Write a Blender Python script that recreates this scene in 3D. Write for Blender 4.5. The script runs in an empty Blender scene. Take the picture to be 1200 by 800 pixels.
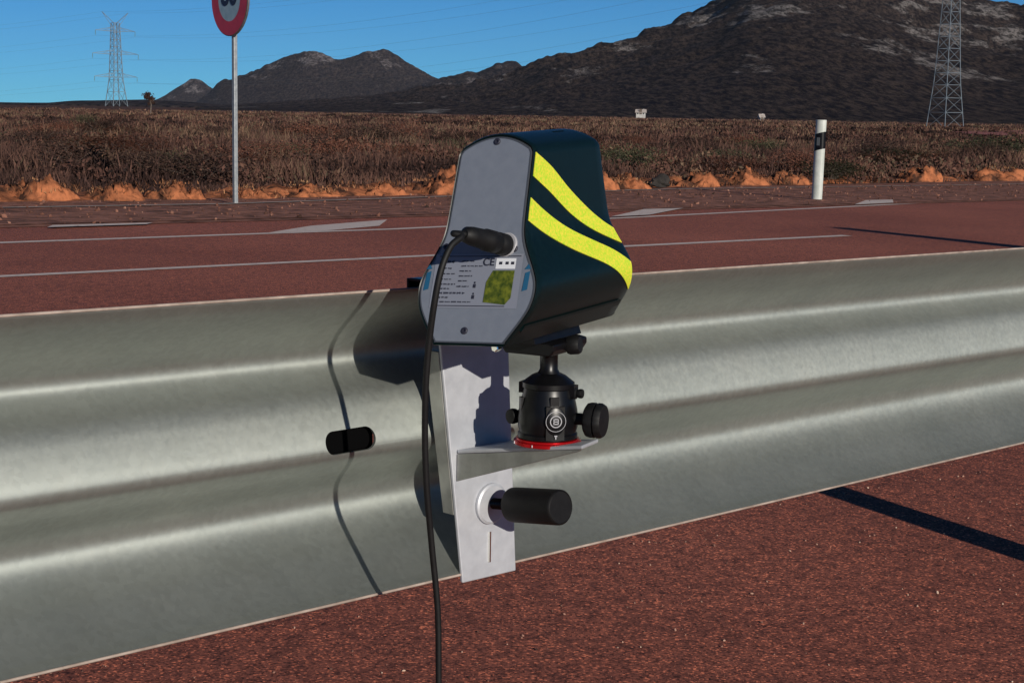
import bpy, bmesh, math, random
import numpy as np
from mathutils import Vector, Matrix, Euler
R = math.radians
random.seed(7); rng = np.random.default_rng(7)
sc = bpy.context.scene
col = sc.collection

# ------------------------------------------------------------------ camera
CAM_H = 1.05
PITCH = math.atan(270/1955.0); ROLL = R(1.0)
fw = Vector((0, math.cos(PITCH), -math.sin(PITCH))); r0 = Vector((1, 0, 0)); u0 = r0.cross(fw)
cr = r0*math.cos(ROLL) + u0*math.sin(ROLL); cu = -r0*math.sin(ROLL) + u0*math.cos(ROLL)
cd = bpy.data.cameras.new('camera'); cam = bpy.data.objects.new('camera', cd); col.objects.link(cam)
cd.sensor_width = 36; cd.lens = 36*1955/1200; cd.clip_start = .05; cd.clip_end = 30000
m = Matrix((cr, cu, -fw)).transposed().to_4x4(); m.translation = Vector((0, 0, CAM_H)); cam.matrix_world = m
sc.camera = cam
# ------------------------------------------------------------------ light
SUN_EL = 16.5; SUN_AZ = 153.0            # azimuth clockwise from +Y
w = bpy.data.worlds.new("World"); sc.world = w; w.use_nodes = True
nt = w.node_tree; nt.nodes.clear()
sky = nt.nodes.new('ShaderNodeTexSky'); sky.sky_type = 'NISHITA'; sky.sun_disc = False
sky.sun_elevation = R(SUN_EL); sky.sun_rotation = R(SUN_AZ)
sky.air_density = 0.6; sky.dust_density = 0.0; sky.ozone_density = 4.0; sky.altitude = 2000
hs = nt.nodes.new('ShaderNodeVectorMath'); hs.operation = 'MULTIPLY'; hs.inputs[1].default_value = (.42, 1.0, 1.22)
bg = nt.nodes.new('ShaderNodeBackground'); bg.inputs[1].default_value = 0.054
wo = nt.nodes.new('ShaderNodeOutputWorld')
nt.links.new(sky.outputs[0], hs.inputs[0]); nt.links.new(hs.outputs[0], bg.inputs[0]); nt.links.new(bg.outputs[0], wo.inputs[0])
sd = bpy.data.lights.new('sun', 'SUN'); sd.energy = 5.0; sd.angle = R(0.5); sd.color = (1.0, .93, .82)
so = bpy.data.objects.new('sun', sd); col.objects.link(so)
to_sun = Vector((math.sin(R(SUN_AZ))*math.cos(R(SUN_EL)), math.cos(R(SUN_AZ))*math.cos(R(SUN_EL)), math.sin(R(SUN_EL))))
so.rotation_euler = to_sun.to_track_quat('Z', 'Y').to_euler(); so.location = (0, -5, 20)
sc.view_settings.view_transform = 'Standard'; sc.view_settings.look = 'None'
sc.view_settings.exposure = 0.0; sc.view_settings.gamma = 1

# ------------------------------------------------------------------ road frame: u along the rail, n away from the camera
VV = Vector((0.70392, 0.71015, -0.01319)); NN = Vector((-0.71022, 0.70398, 0.0)); UH = Vector((0.71022*0+0.70398, 0.71022, 0))
def gz_u(u): return -1.0*np.tanh(.0132*u)
def W(u, n, z=0.0):
    """point at u along the rail, n across it, z above the ground"""
    p = UH*u + NN*n
    return Vector((p.x, p.y, float(gz_u(u)) + z))
# ------------------------------------------------------------------ numpy noise
def _hash(ix, iy, iz, seed):
    h = (ix.astype(np.int64)*374761393 + iy.astype(np.int64)*668265263 + iz.astype(np.int64)*2147483647 + seed*974634777) & 0xffffffff
    h = ((h ^ (h >> 13))*1274126177) & 0xffffffff
    h = (h ^ (h >> 16)) & 0xffffff
    return h/float(0xffffff)
def vnoise(x, y, seed=0):
    ix = np.floor(x); iy = np.floor(y); fx = x-ix; fy = y-iy
    fx = fx*fx*(3-2*fx); fy = fy*fy*(3-2*fy); z = np.zeros_like(ix)
    a = _hash(ix, iy, z, seed); b = _hash(ix+1, iy, z, seed); c = _hash(ix, iy+1, z, seed); d = _hash(ix+1, iy+1, z, seed)
    return (a*(1-fx)+b*fx)*(1-fy)+(c*(1-fx)+d*fx)*fy
def fbm(x, y, oct=5, seed=0, gain=.5):
    s = 0; a = 1; t = 0
    for i in range(oct):
        s = s + a*(vnoise(x*2**i+i*17.3, y*2**i+i*5.1, seed+i)*2-1); t += a; a *= gain
    return s/t

# ------------------------------------------------------------------ materials
def mat(name, color, rough=.6, metal=0., spec=.5):
    m = bpy.data.materials.new(name); m.use_nodes = True
    b = m.node_tree.nodes['Principled BSDF']
    b.inputs['Base Color'].default_value = (*color, 1); b.inputs['Roughness'].default_value = rough
    b.inputs['Metallic'].default_value = metal; b.inputs['Specular IOR Level'].default_value = spec
    return m
def nodes(m): return m.node_tree.nodes, m.node_tree.links, m.node_tree.nodes['Principled BSDF']
def noisy(name, c1, c2, scale, rough=.7, metal=0., bump=.0, bdist=.002, detail=6, lo=.35, hi=.65, spec=.5, rough2=None, coord='Object', stretch=None):
    m = mat(name, c1, rough, metal, spec); N, L, b = nodes(m)
    tc = N.new('ShaderNodeTexCoord'); src = tc.outputs[coord]
    if stretch:
        mp = N.new('ShaderNodeMapping'); mp.inputs['Scale'].default_value = stretch; L.new(src, mp.inputs[0]); src = mp.outputs[0]
    n = N.new('ShaderNodeTexNoise'); n.inputs['Scale'].default_value = scale; n.inputs['Detail'].default_value = detail; n.inputs['Roughness'].default_value = .6
    L.new(src, n.inputs['Vector'])
    rp = N.new('ShaderNodeValToRGB'); rp.color_ramp.elements[0].position = lo; rp.color_ramp.elements[1].position = hi
    rp.color_ramp.elements[0].color = (*c1, 1); rp.color_ramp.elements[1].color = (*c2, 1)
    L.new(n.outputs['Fac'], rp.inputs[0]); L.new(rp.outputs[0], b.inputs['Base Color'])
    if rough2 is not None:
        mr = N.new('ShaderNodeMapRange'); mr.inputs[3].default_value = rough; mr.inputs[4].default_value = rough2
        L.new(n.outputs['Fac'], mr.inputs[0]); L.new(mr.outputs[0], b.inputs['Roughness'])
    if bump:
        bp = N.new('ShaderNodeBump'); bp.inputs['Strength'].default_value = bump; bp.inputs['Distance'].default_value = bdist
        L.new(n.outputs['Fac'], bp.inputs['Height']); L.new(bp.outputs[0], b.inputs['Normal'])
    return m

def asphalt():
    m = mat('red_asphalt', (.2, .08, .07), .9, 0, .25); N, L, b = nodes(m)
    tc = N.new('ShaderNodeTexCoord')
    def noise(s, d=4):
        n = N.new('ShaderNodeTexNoise'); n.inputs['Scale'].default_value = s; n.inputs['Detail'].default_value = d; L.new(tc.outputs['Object'], n.inputs['Vector']); return n
    def vor(s):
        v = N.new('ShaderNodeTexVoronoi'); v.inputs['Scale'].default_value = s; L.new(tc.outputs['Object'], v.inputs['Vector']); return v
    def ramp(els):
        r = N.new('ShaderNodeValToRGB'); cr_ = r.color_ramp
        while len(cr_.elements) < len(els): cr_.elements.new(.5)
        for e, (p, c) in zip(cr_.elements, els): e.position = p; e.color = (*c, 1)
        return r
    big = noise(.35, 5); rb = ramp([(.3, ROADC[0]), (.7, ROADC[1])]); L.new(big.outputs['Fac'], rb.inputs[0])
    v = vor(210)                                             # aggregate chips
    sep = N.new('ShaderNodeSeparateColor'); L.new(v.outputs['Color'], sep.inputs[0])
    chip = ramp([(0, (.10, .08, .08)), (.2, (.5, .45, .45)), (.55, (.9, .9, .9)), (.8, (1.25, 1.2, 1.15)), (.91, (1.9, 1.7, 1.5)), (.965, (3.6, 3.2, 2.6))]); chip.color_ramp.interpolation = 'LINEAR'
    L.new(sep.outputs[0], chip.inputs[0])
    mx = N.new('ShaderNodeMix'); mx.data_type = 'RGBA'; mx.blend_type = 'MULTIPLY'; mx.inputs[0].default_value = .85
    L.new(rb.outputs[0], mx.inputs[6]); L.new(chip.outputs[0], mx.inputs[7])
    med = noise(22, 6); rm = ramp([(.34, (.66, .66, .68)), (.52, (1, 1, 1)), (.68, (1.18, 1.15, 1.1))]); L.new(med.outputs['Fac'], rm.inputs[0])
    mx2 = N.new('ShaderNodeMix'); mx2.data_type = 'RGBA'; mx2.blend_type = 'MULTIPLY'; mx2.inputs[0].default_value = .9
    L.new(mx.outputs[2], mx2.inputs[6]); L.new(rm.outputs[0], mx2.inputs[7])
    L.new(mx2.outputs[2], b.inputs['Base Color'])
    bp = N.new('ShaderNodeBump'); bp.inputs['Strength'].default_value = .3; bp.inputs['Distance'].default_value = .0015
    L.new(v.outputs['Distance'], bp.inputs['Height']); bp.invert = True; L.new(bp.outputs[0], b.inputs['Normal'])
    return m
ROADC = ((.225, .070, .045), (.32, .106, .070))
M = {}
M['asphalt'] = asphalt()
M['earth'] = noisy('dry_earth', (.11, .065, .05), (.30, .15, .10), 1.3, .95, bump=.6, bdist=.05, detail=8, spec=.1)
M['verge'] = noisy('verge_gravel', (.085, .042, .030), (.34, .155, .11), 5, .95, bump=.8, bdist=.03, detail=8, spec=.1)
M['mound'] = noisy('orange_earth', (.055, .026, .017), (.40, .140, .062), 3.2, .95, bump=1, bdist=.06, detail=10, lo=.40, hi=.60, spec=.1)
M['paint'] = noisy('road_paint', (.20, .12, .10), (.60, .49, .43), 14, .7, bump=.2, bdist=.001, detail=8, lo=.28, hi=.42)
M['gutter'] = noisy('pale_concrete', (.24, .17, .14), (.42, .32, .27), 5, .9, bump=.3, bdist=.01)
M['field'] = noisy('field_earth', (.05, .026, .020), (.12, .062, .044), .15, .95, bump=.5, bdist=.2, detail=9, spec=.05)
M['redsoil'] = noisy('red_soil', (.20, .045, .03), (.28, .07, .045), .1, .95)
M['alu'] = noisy('grey_aluminium', (.42, .435, .47), (.48, .495, .53), 60, .45, .35, bump=.08, bdist=.0005, rough2=.6)
M['alu_dark'] = noisy('worn_steel', (.26, .265, .25), (.36, .365, .345), 40, .4, .7, bump=.1, bdist=.0005, rough2=.55)
M['black'] = noisy('black_paint', (.0022, .0022, .0026), (.004, .004, .005), 80, .34, 0., bump=.1, bdist=.0003, spec=.32)
M['rubber'] = noisy('black_rubber', (.0025, .0025, .003), (.005, .005, .0055), 150, .6, 0., bump=.3, bdist=.0004, spec=.3)
M['housing'] = noisy('dark_green_coating', (.0012, .0062, .0068), (.002, .0088, .0095), 220, .36, .0, bump=.12, bdist=.0003, spec=.3)
M['rim'] = mat('plate_rim', (.10, .11, .13), .4, .5)
M['panel'] = noisy('grey_panel', (.138, .158, .198), (.155, .175, .215), 90, .5, .0, bump=.05, bdist=.0002)
M['lime'] = noisy('lime_reflective_tape', (.36, .60, .02), (.74, .60, .05), 420, .5, 0., detail=3)
M['red_anod'] = mat('red_anodised', (.55, .01, .015), .25, .7)
M['chrome'] = mat('bright_steel', (.8, .78, .72), .15, 1.)
M['ink'] = mat('dark_ink', (.015, .016, .03), .6)
M['white'] = mat('white_print', (.62, .64, .68), .6)
M['blue'] = mat('blue_print', (.012, .085, .17), .5)
M['holo'] = noisy('green_sticker', (.035, .06, .008), (.17, .19, .02), 160, .3, .2, detail=4)
M['mark'] = mat('grey_print', (.30, .30, .32), .5)
M['sign_white'] = noisy('sign_white', (.20, .30, .36), (.26, .36, .42), 12, .5)
M['sign_red'] = noisy('sign_red', (.34, .008, .016), (.42, .014, .022), 8, .35)
M['sign_black'] = mat('sign_black', (.012, .012, .03), .5)
M['sign_back'] = noisy('sign_edge_metal', (.10, .10, .11), (.2, .2, .2), 9, .5, .6)
M['galv'] = noisy('galvanised_post', (.22, .24, .26), (.32, .34, .35), 25, .5, .5, rough2=.6)
M['delin'] = noisy('white_plastic', (.38, .41, .38), (.50, .52, .49), 7, .5)
M['reflector'] = mat('grey_reflector', (.10, .11, .12), .15, .3)
M['pylon'] = mat('pylon_steel', (.15, .18, .21), .6, .3)
M['wire'] = mat('aluminium_wire', (.15, .17, .19), .6, .4)
M['insul'] = mat('glass_insulator', (.12, .2, .2), .3)
M['bark'] = noisy('grey_bark', (.07, .05, .04), (.14, .11, .09), 12, .9)
M['wall'] = noisy('whitewashed_wall', (.34, .33, .32), (.44, .43, .41), .8, .9)
M['roof'] = noisy('pale_roof', (.30, .26, .24), (.40, .35, .32), 3, .9)
M['dark_glass'] = mat('dark_window', (.02, .025, .03), .2)
M['slot_shade'] = mat('matt_black', (.0015, .0015, .0017), .9, 0, .05)  # flat black that stands in for the shade behind the rail slot
M['zinc'] = noisy('bare_zinc_edge', (.26, .20, .165), (.42, .34, .29), 40, .6, .1)
M['stone'] = noisy('pale_stone', (.25, .2, .18), (.55, .45, .4), 20, .9)

def rail_mat():
    m = mat('galvanised_rail', (.5, .5, .48), .5, .80, .5); N, L, b = nodes(m)
    tc = N.new('ShaderNodeTexCoord')
    def noise(s, d, st=None, r=.6):
        n = N.new('ShaderNodeTexNoise'); n.inputs['Scale'].default_value = s; n.inputs['Detail'].default_value = d; n.inputs['Roughness'].default_value = r
        if st:
            mp = N.new('ShaderNodeMapping'); mp.inputs['Scale'].default_value = st; L.new(tc.outputs['Object'], mp.inputs[0]); L.new(mp.outputs[0], n.inputs['Vector'])
        else: L.new(tc.outputs['Object'], n.inputs['Vector'])
        return n
    n1 = noise(7, 7); n2 = noise(130, 4, None, .7); n3 = noise(30, 6, (1, 1, .25))
    r1 = N.new('ShaderNodeValToRGB'); e = r1.color_ramp.elements; e[0].position = .3; e[1].position = .72
    e[0].color = (.275, .297, .278, 1); e[1].color = (.33, .348, .322, 1)
    L.new(n1.outputs['Fac'], r1.inputs[0])
    v = N.new('ShaderNodeTexVoronoi'); v.inputs['Scale'].default_value = 170; L.new(tc.outputs['Object'], v.inputs['Vector'])
    sp = N.new('ShaderNodeSeparateColor'); L.new(v.outputs['Color'], sp.inputs[0])
    r2 = N.new('ShaderNodeValToRGB'); e = r2.color_ramp.elements; e[0].position = 0; e[1].position = 1; e[0].color = (.87, .87, .87, 1); e[1].color = (1.1, 1.1, 1.1, 1)
    L.new(sp.outputs[0], r2.inputs[0])
    mx = N.new('ShaderNodeMix'); mx.data_type = 'RGBA'; mx.blend_type = 'MULTIPLY'; mx.inputs[0].default_value = .4
    L.new(r1.outputs[0], mx.inputs[6]); L.new(r2.outputs[0], mx.inputs[7])
    # a few long scuffs and dirty runs
    r3 = N.new('ShaderNodeValToRGB'); e = r3.color_ramp.elements; e[0].position = .30; e[1].position = .52; e[0].color = (.72, .66, .6, 1); e[1].color = (1, 1, 1, 1)
    L.new(n3.outputs['Fac'], r3.inputs[0])
    mx3 = N.new('ShaderNodeMix'); mx3.data_type = 'RGBA'; mx3.blend_type = 'MULTIPLY'; mx3.inputs[0].default_value = .12
    L.new(mx.outputs[2], mx3.inputs[6]); L.new(r3.outputs[0], mx3.inputs[7])
    L.new(mx3.outputs[2], b.inputs['Base Color'])
    mr = N.new('ShaderNodeMapRange'); mr.inputs[1].default_value = .3; mr.inputs[2].default_value = .7; mr.inputs[3].default_value = .50; mr.inputs[4].default_value = .60
    L.new(n2.outputs['Fac'], mr.inputs[0]); L.new(mr.outputs[0], b.inputs['Roughness'])
    tg = N.new('ShaderNodeCombineXYZ'); tg.inputs[0].default_value = .704; tg.inputs[1].default_value = .710; L.new(tg.outputs[0], b.inputs['Tangent']); b.inputs['Anisotropic'].default_value = .6
    bp = N.new('ShaderNodeBump'); bp.inputs['Strength'].default_value = .08; bp.inputs['Distance'].default_value = .0003
    ad = N.new('ShaderNodeMath'); ad.operation = 'ADD'; L.new(n2.outputs['Fac'], ad.inputs[0]); L.new(n3.outputs['Fac'], ad.inputs[1])
    L.new(ad.outputs[0], bp.inputs['Height']); L.new(bp.outputs[0], b.inputs['Normal'])
    return m
M['rail'] = rail_mat()

def mountain_mat(name, dark1, dark2, rock, amt, sc_=1.0):
    m = mat(name, dark1, .95, 0, .05); N, L, b = nodes(m)
    tc = N.new('ShaderNodeTexCoord')
    # rock ribs run obliquely up the slope
    mp = N.new('ShaderNodeMapping'); mp.inputs['Rotation'].default_value = (0, R(32), 0); mp.inputs['Scale'].default_value = (.55, .07, 1.3)
    L.new(tc.outputs['Object'], mp.inputs[0])
    def noise(src, s, d, r=.65):
        n = N.new('ShaderNodeTexNoise'); n.inputs['Scale'].default_value = s; n.inputs['Detail'].default_value = d; n.inputs['Roughness'].default_value = r; L.new(src, n.inputs['Vector']); return n
    mp2 = N.new('ShaderNodeMapping'); mp2.inputs['Scale'].default_value = (1, .16, 1.2); L.new(tc.outputs['Object'], mp2.inputs[0])
    n1 = noise(mp.outputs[0], .011*sc_, 10, .72); n2 = noise(mp2.outputs[0], .11*sc_, 9, .82); n4 = noise(tc.outputs['Object'], .004*sc_, 3)
    geo = N.new('ShaderNodeAttribute'); geo.attribute_name = 'hgt'
    a = N.new('ShaderNodeMath'); a.operation = 'MULTIPLY_ADD'; L.new(geo.outputs['Fac'], a.inputs[0]); a.inputs[1].default_value = .07; L.new(n1.outputs['Fac'], a.inputs[2])
    a2 = N.new('ShaderNodeMath'); a2.operation = 'MULTIPLY_ADD'; L.new(n4.outputs['Fac'], a2.inputs[0]); a2.inputs[1].default_value = .25; L.new(a.outputs[0], a2.inputs[2])
    rr = N.new('ShaderNodeValToRGB'); e = rr.color_ramp.elements; e[0].position = .82-amt; e[1].position = .87-amt; e[0].color = (0, 0, 0, 1); e[1].color = (1, 1, 1, 1)
    L.new(a2.outputs[0], rr.inputs[0])
    rd = N.new('ShaderNodeValToRGB'); e = rd.color_ramp.elements; e[0].position = .44; e[1].position = .62; e[0].color = (*dark1, 1); e[1].color = (*dark2, 1)
    L.new(n2.outputs['Fac'], rd.inputs[0])
    rk = N.new('ShaderNodeValToRGB'); e = rk.color_ramp.elements; e[0].position = .44; e[1].position = .56; e[0].color = (*[c*.12 for c in rock], 1); e[1].color = (*rock, 1)
    L.new(n2.outputs['Fac'], rk.inputs[0])
    mx = N.new('ShaderNodeMix'); mx.data_type = 'RGBA'; L.new(rr.outputs[0], mx.inputs[0]); L.new(rd.outputs[0], mx.inputs[6]); L.new(rk.outputs[0], mx.inputs[7])
    L.new(mx.outputs[2], b.inputs['Base Color'])
    bp = N.new('ShaderNodeBump'); bp.inputs['Strength'].default_value = .9; bp.inputs['Distance'].default_value = 8
    L.new(n2.outputs['Fac'], bp.inputs['Height']); L.new(bp.outputs[0], b.inputs['Normal'])
    return m
M['mount'] = mountain_mat('scrub_and_rock_near', (.006, .005, .009), (.115, .082, .066), (.36, .32, .30), .108, 1.9)
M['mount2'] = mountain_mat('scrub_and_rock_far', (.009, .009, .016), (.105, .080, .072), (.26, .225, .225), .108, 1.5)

def tint_mat(name, cols, rough=.9, trans=0.0):
    m = mat(name, cols[0], rough, 0, .15); N, L, b = nodes(m)
    at = N.new('ShaderNodeAttribute'); at.attribute_name = 'tint'
    r = N.new('ShaderNodeValToRGB'); c = r.color_ramp
    while len(c.elements) < len(cols): c.elements.new(.5)
    for i, cc in enumerate(cols): c.elements[i].position = i/(len(cols)-1); c.elements[i].color = (*cc, 1)
    L.new(at.outputs['Fac'], r.inputs[0]); L.new(r.outputs[0], b.inputs['Base Color'])
    return m
M['grass'] = tint_mat('dry_grass', [(.018, .010, .009), (.045, .024, .020), (.080, .042, .033), (.12, .062, .046), (.085, .066, .040), (.21, .12, .08)])
M['straw'] = tint_mat('orange_straw', [(.08, .030, .016), (.18, .075, .035), (.30, .14, .07), (.40, .22, .11)])
M['leaf_brown'] = tint_mat('brown_leaf', [(.016, .010, .009), (.045, .025, .020), (.085, .05, .035)])
M['leaf_green'] = tint_mat('olive_leaf', [(.018, .020, .012), (.045, .045, .024), (.09, .085, .045)])
M['leaf_red'] = tint_mat('rusty_leaf', [(.045, .016, .011), (.11, .045, .03), (.19, .085, .055)])

# ------------------------------------------------------------------ object helpers
def meta(o, label=None, cat=None, group=None, kind=None):
    if label: o['label'] = label
    if cat: o['category'] = cat
    if group: o['group'] = group
    if kind: o['kind'] = kind
    return o
def empty(name, loc, label, cat, group=None, rot=None):
    o = bpy.data.objects.new(name, None); col.objects.link(o); o.location = loc; o.empty_display_size = .1
    if rot is not None: o.rotation_euler = rot
    return meta(o, label, cat, group)
class MB:
    def __init__(s): s.v = []; s.f = []; s.t = []
    def add(s, vs, fs, tint=None):
        o = len(s.v); s.v += [tuple(p) for p in vs]; s.f += [tuple(i+o for i in f) for f in fs]
        if tint is not None: s.t += [tint]*len(vs)
    def box(s, c, d, ax=None):
        ax = ax or (Vector((1, 0, 0)), Vector((0, 1, 0)), Vector((0, 0, 1))); c = Vector(c)
        vs = [c + ax[0]*(i*d[0]/2) + ax[1]*(j*d[1]/2) + ax[2]*(k*d[2]/2) for i in (-1, 1) for j in (-1, 1) for k in (-1, 1)]
        s.add(vs, [(0, 1, 3, 2), (4, 6, 7, 5), (0, 4, 5, 1), (2, 3, 7, 6), (0, 2, 6, 4), (1, 5, 7, 3)])
    def bar(s, a, b, r, n=4, r2=None):
        a = Vector(a); b = Vector(b); d = (b-a).normalized(); x = d.orthogonal().normalized(); y = d.cross(x); r2 = r if r2 is None else r2
        vs = [a + (x*math.cos(t)+y*math.sin(t))*r for t in [2*math.pi*i/n for i in range(n)]] + [b + (x*math.cos(t)+y*math.sin(t))*r2 for t in [2*math.pi*i/n for i in range(n)]]
        s.add(vs, [(i, (i+1) % n, n+(i+1) % n, n+i) for i in range(n)] + [tuple(range(n))[::-1], tuple(range(n, 2*n))])
    def lathe(s, o, axis, prof, n=32, xdir=None, fr=None):
        """prof: (radius, distance along axis)"""
        o = Vector(o); d = Vector(axis).normalized(); x = (Vector(xdir) - d*Vector(xdir).dot(d)).normalized() if xdir is not None else d.orthogonal().normalized(); y = d.cross(x)
        vs = []
        for (r, h) in prof:
            for i in range(n):
                t = 2*math.pi*i/n; k = fr(t, h) if fr else 1
                vs.append(o + d*h + (x*math.cos(t)+y*math.sin(t))*r*k)
        fs = []
        for j in range(len(prof)-1):
            for i in range(n): fs.append((j*n+i, j*n+(i+1) % n, (j+1)*n+(i+1) % n, (j+1)*n+i))
        fs += [tuple(range(n))[::-1], tuple(range((len(prof)-1)*n, len(prof)*n))]
        s.add(vs, fs)
    def build(s, name, m, parent=None, smooth=False, bevel=0, kind=None, seg=2):
        me = bpy.data.meshes.new(name); me.from_pydata(s.v, [], s.f); me.update()
        bm = bmesh.new(); bm.from_mesh(me); bmesh.ops.recalc_face_normals(bm, faces=bm.faces); bm.to_mesh(me); bm.free()
        if s.t:
            a = me.attributes.new('tint', 'FLOAT', 'POINT'); a.data.foreach_set('value', np.array(s.t, dtype=np.float32))
        me.materials.append(m)
        o = bpy.data.objects.new(name, me); col.objects.link(o)
        if parent is not None:
            o.parent = parent
        if kind: o['kind'] = kind
        if smooth is not False: smooth_by_angle(me, 35 if smooth is True else smooth)
        if bevel:
            b = o.modifiers.new('bevel', 'BEVEL'); b.width = bevel; b.segments = seg; b.limit_method = 'ANGLE'; b.angle_limit = R(40); b.harden_normals = False
        return o
def smooth_by_angle(me, ang):
    me.polygons.foreach_set('use_smooth', [True]*len(me.polygons))
    bm = bmesh.new(); bm.from_mesh(me)
    for e in bm.edges:
        e.smooth = not (len(e.link_faces) != 2 or e.calc_face_angle(0) > R(ang))
    bm.to_mesh(me); bm.free()
def tube_pts(pts, r, n=10):
    """smooth tube along points -> MB"""
    P = [Vector(p) for p in pts]; out = []
    for i in range(len(P)-1):
        p0 = P[max(i-1, 0)]; p1 = P[i]; p2 = P[i+1]; p3 = P[min(i+2, len(P)-1)]
        for k in range(8):
            t = k/8; out.append(.5*((2*p1)+(p2-p0)*t+(2*p0-5*p1+4*p2-p3)*t*t+(3*p1-p0-3*p2+p3)*t**3))
    out.append(P[-1]); mb = MB(); vs = []; x = None
    for i, p in enumerate(out):
        d = (out[min(i+1, len(out)-1)]-out[max(i-1, 0)]).normalized()
        x = (d.orthogonal() if x is None else x - d*x.dot(d)).normalized(); y = d.cross(x)
        vs += [p+(x*math.cos(2*math.pi*k/n)+y*math.sin(2*math.pi*k/n))*r for k in range(n)]
    mb.add(vs, [(j*n+i, j*n+(i+1) % n, (j+1)*n+(i+1) % n, (j+1)*n+i) for j in range(len(out)-1) for i in range(n)] + [tuple(range(n))[::-1], tuple(range((len(out)-1)*n, len(out)*n))])
    return mb
def grid_mesh(name, X, Y, Z, m, kind='structure', attr=None, smooth=True):
    h, w_ = X.shape; me = bpy.data.meshes.new(name)
    idx = np.arange(h*w_).reshape(h, w_)
    F = np.stack([idx[:-1, :-1], idx[:-1, 1:], idx[1:, 1:], idx[1:, :-1]], -1).reshape(-1, 4)
    me.from_pydata(np.stack([X, Y, Z], -1).reshape(-1, 3).tolist(), [], F.tolist()); me.update()
    if smooth: me.polygons.foreach_set('use_smooth', [True]*len(me.polygons))
    if attr is not None:
        a = me.attributes.new('hgt', 'FLOAT', 'POINT'); a.data.foreach_set('value', attr.reshape(-1).astype(np.float32))
    me.materials.append(m); o = bpy.data.objects.new(name, me); col.objects.link(o)
    if kind: o['kind'] = kind
    return o
def up_normals(o):
    bm = bmesh.new(); bm.from_mesh(o.data); bm.normal_update()
    if sum(f.normal.z for f in bm.faces) < 0: bmesh.ops.reverse_faces(bm, faces=bm.faces)
    bm.to_mesh(o.data); bm.free()

# ------------------------------------------------------------------ ground, road, verge
def gnoise(u, n):
    rough = np.clip((n-20.5)/6, 0, 1)
    return rough*(fbm(u*.12, n*.12, 4, 3)*.10 + fbm(u*.9, n*.9, 3, 9)*.03) - .05*np.clip((np.abs(n)-0)*0, 0, 1)
def lines(lim, near, step, grow=1.12):
    a = list(np.arange(0, near, step)); s = step
    while a[-1] < lim: s *= grow; a.append(a[-1]+s)
    return a
up = lines(9000, 90, 1.0); ul = np.array([-x for x in up[:0:-1]] + up)
npos = lines(9000, 60, .8); nneg = lines(3000, 12, 1.0)
nl = np.array([-x for x in nneg[:0:-1]] + npos)
U, Nn = np.meshgrid(ul, nl)
def terr(u, n):
    low = np.where(n < 17.2, -.03, 0.0)            # the road sheets lie on top of this bed
    return gz_u(u) + gnoise(u, n) + low
g = grid_mesh('ground', UH.x*U+NN.x*Nn, UH.y*U+NN.y*Nn, terr(U, Nn), M['field']); up_normals(g)
def strip(name, u0_, u1_, n0, n1, z, m, nstep=8, jitter=0, ustep=1.0):
    us = np.arange(u0_, u1_+1e-6, ustep); t = np.linspace(0, 1, nstep+1)
    Ug, Tg = np.meshgrid(us, t)
    a = n0(Ug) if callable(n0) else np.full_like(Ug, n0); b = n1(Ug) if callable(n1) else np.full_like(Ug, n1)
    if jitter: b = b + fbm(Ug*1.7, Ug*0+3, 4, 5)*jitter*Tg
    N_ = a+(b-a)*Tg
    o = grid_mesh(name, UH.x*Ug+NN.x*N_, UH.y*Ug+NN.y*N_, gz_u(Ug)+z, m); up_normals(o); return o
strip('road', -120, 300, -9, 15.2, 0.0, M['asphalt'], 8)
strip('verge', -120, 300, 14.4, lambda u: 18.6+.08*np.clip(u-12, 0, 40), .012, M['verge'], 10, .5)
strip('verge_edge', -120, 300, 14.15, 14.5, .006, M['verge'], 2, 0)
l1 = lambda u: np.where(u < 11, 12.52+.02*(u-6.7), 12.6+.131*(u-11))
strip('lane_edge_line', -60, 90, lambda u: l1(u)-.07, lambda u: l1(u)+.07, .004, M['paint'], 1)
strip('centre_line', -60, 9.4, 9.86, 9.98, .004, M['paint'], 1, 0, .2)
strip('centre_dash', 10.4, 15.0, 9.84, 9.98, .004, M['paint'], 1, 0, .2)
strip('concrete_gutter', -60, 120, lambda u: 16.85+.19*np.clip(u-12, 0, 10.5), lambda u: 17.0+.19*np.clip(u-12, 0, 10.5), .022, M['gutter'], 1)

PATCH = [[(9.45, 12.62), (10.5, 13.30), (12.0, 13.85), (11.2, 13.05), (10.2, 12.66)],
         [(14.95, 13.2), (16.86, 14.3), (17.68, 14.3), (15.81, 13.32)],
         [(21.5, 14.1), (23.2, 15.0), (24.0, 15.0), (22.9, 14.3)], [(7.9, 13.9), (8.1, 14.15), (9.2, 14.15), (9.0, 13.95)]]
mb = MB()
for poly in PATCH: mb.add([W(u, n, .005 if max(q[1] for q in poly) < 14.1 else .017) for u, n in poly], [tuple(range(len(poly)))])
o = mb.build('painted_hatching', M['paint'], kind='structure'); up_normals(o)
mb = MB(); q_ = []
for az, d in ((14.2, 215), (14.8, 275), (16.5, 300), (26, 330), (26, 200), (18, 190)):
    x, y = math.sin(R(az))*d, math.cos(R(az))*d; q_.append((x, y, float(gz_u(x*UH.x+y*UH.y))+.22))
mb.add(q_, [tuple(range(6))]); o = mb.build('red_field', M['redsoil'], kind='structure'); up_normals(o)

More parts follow.
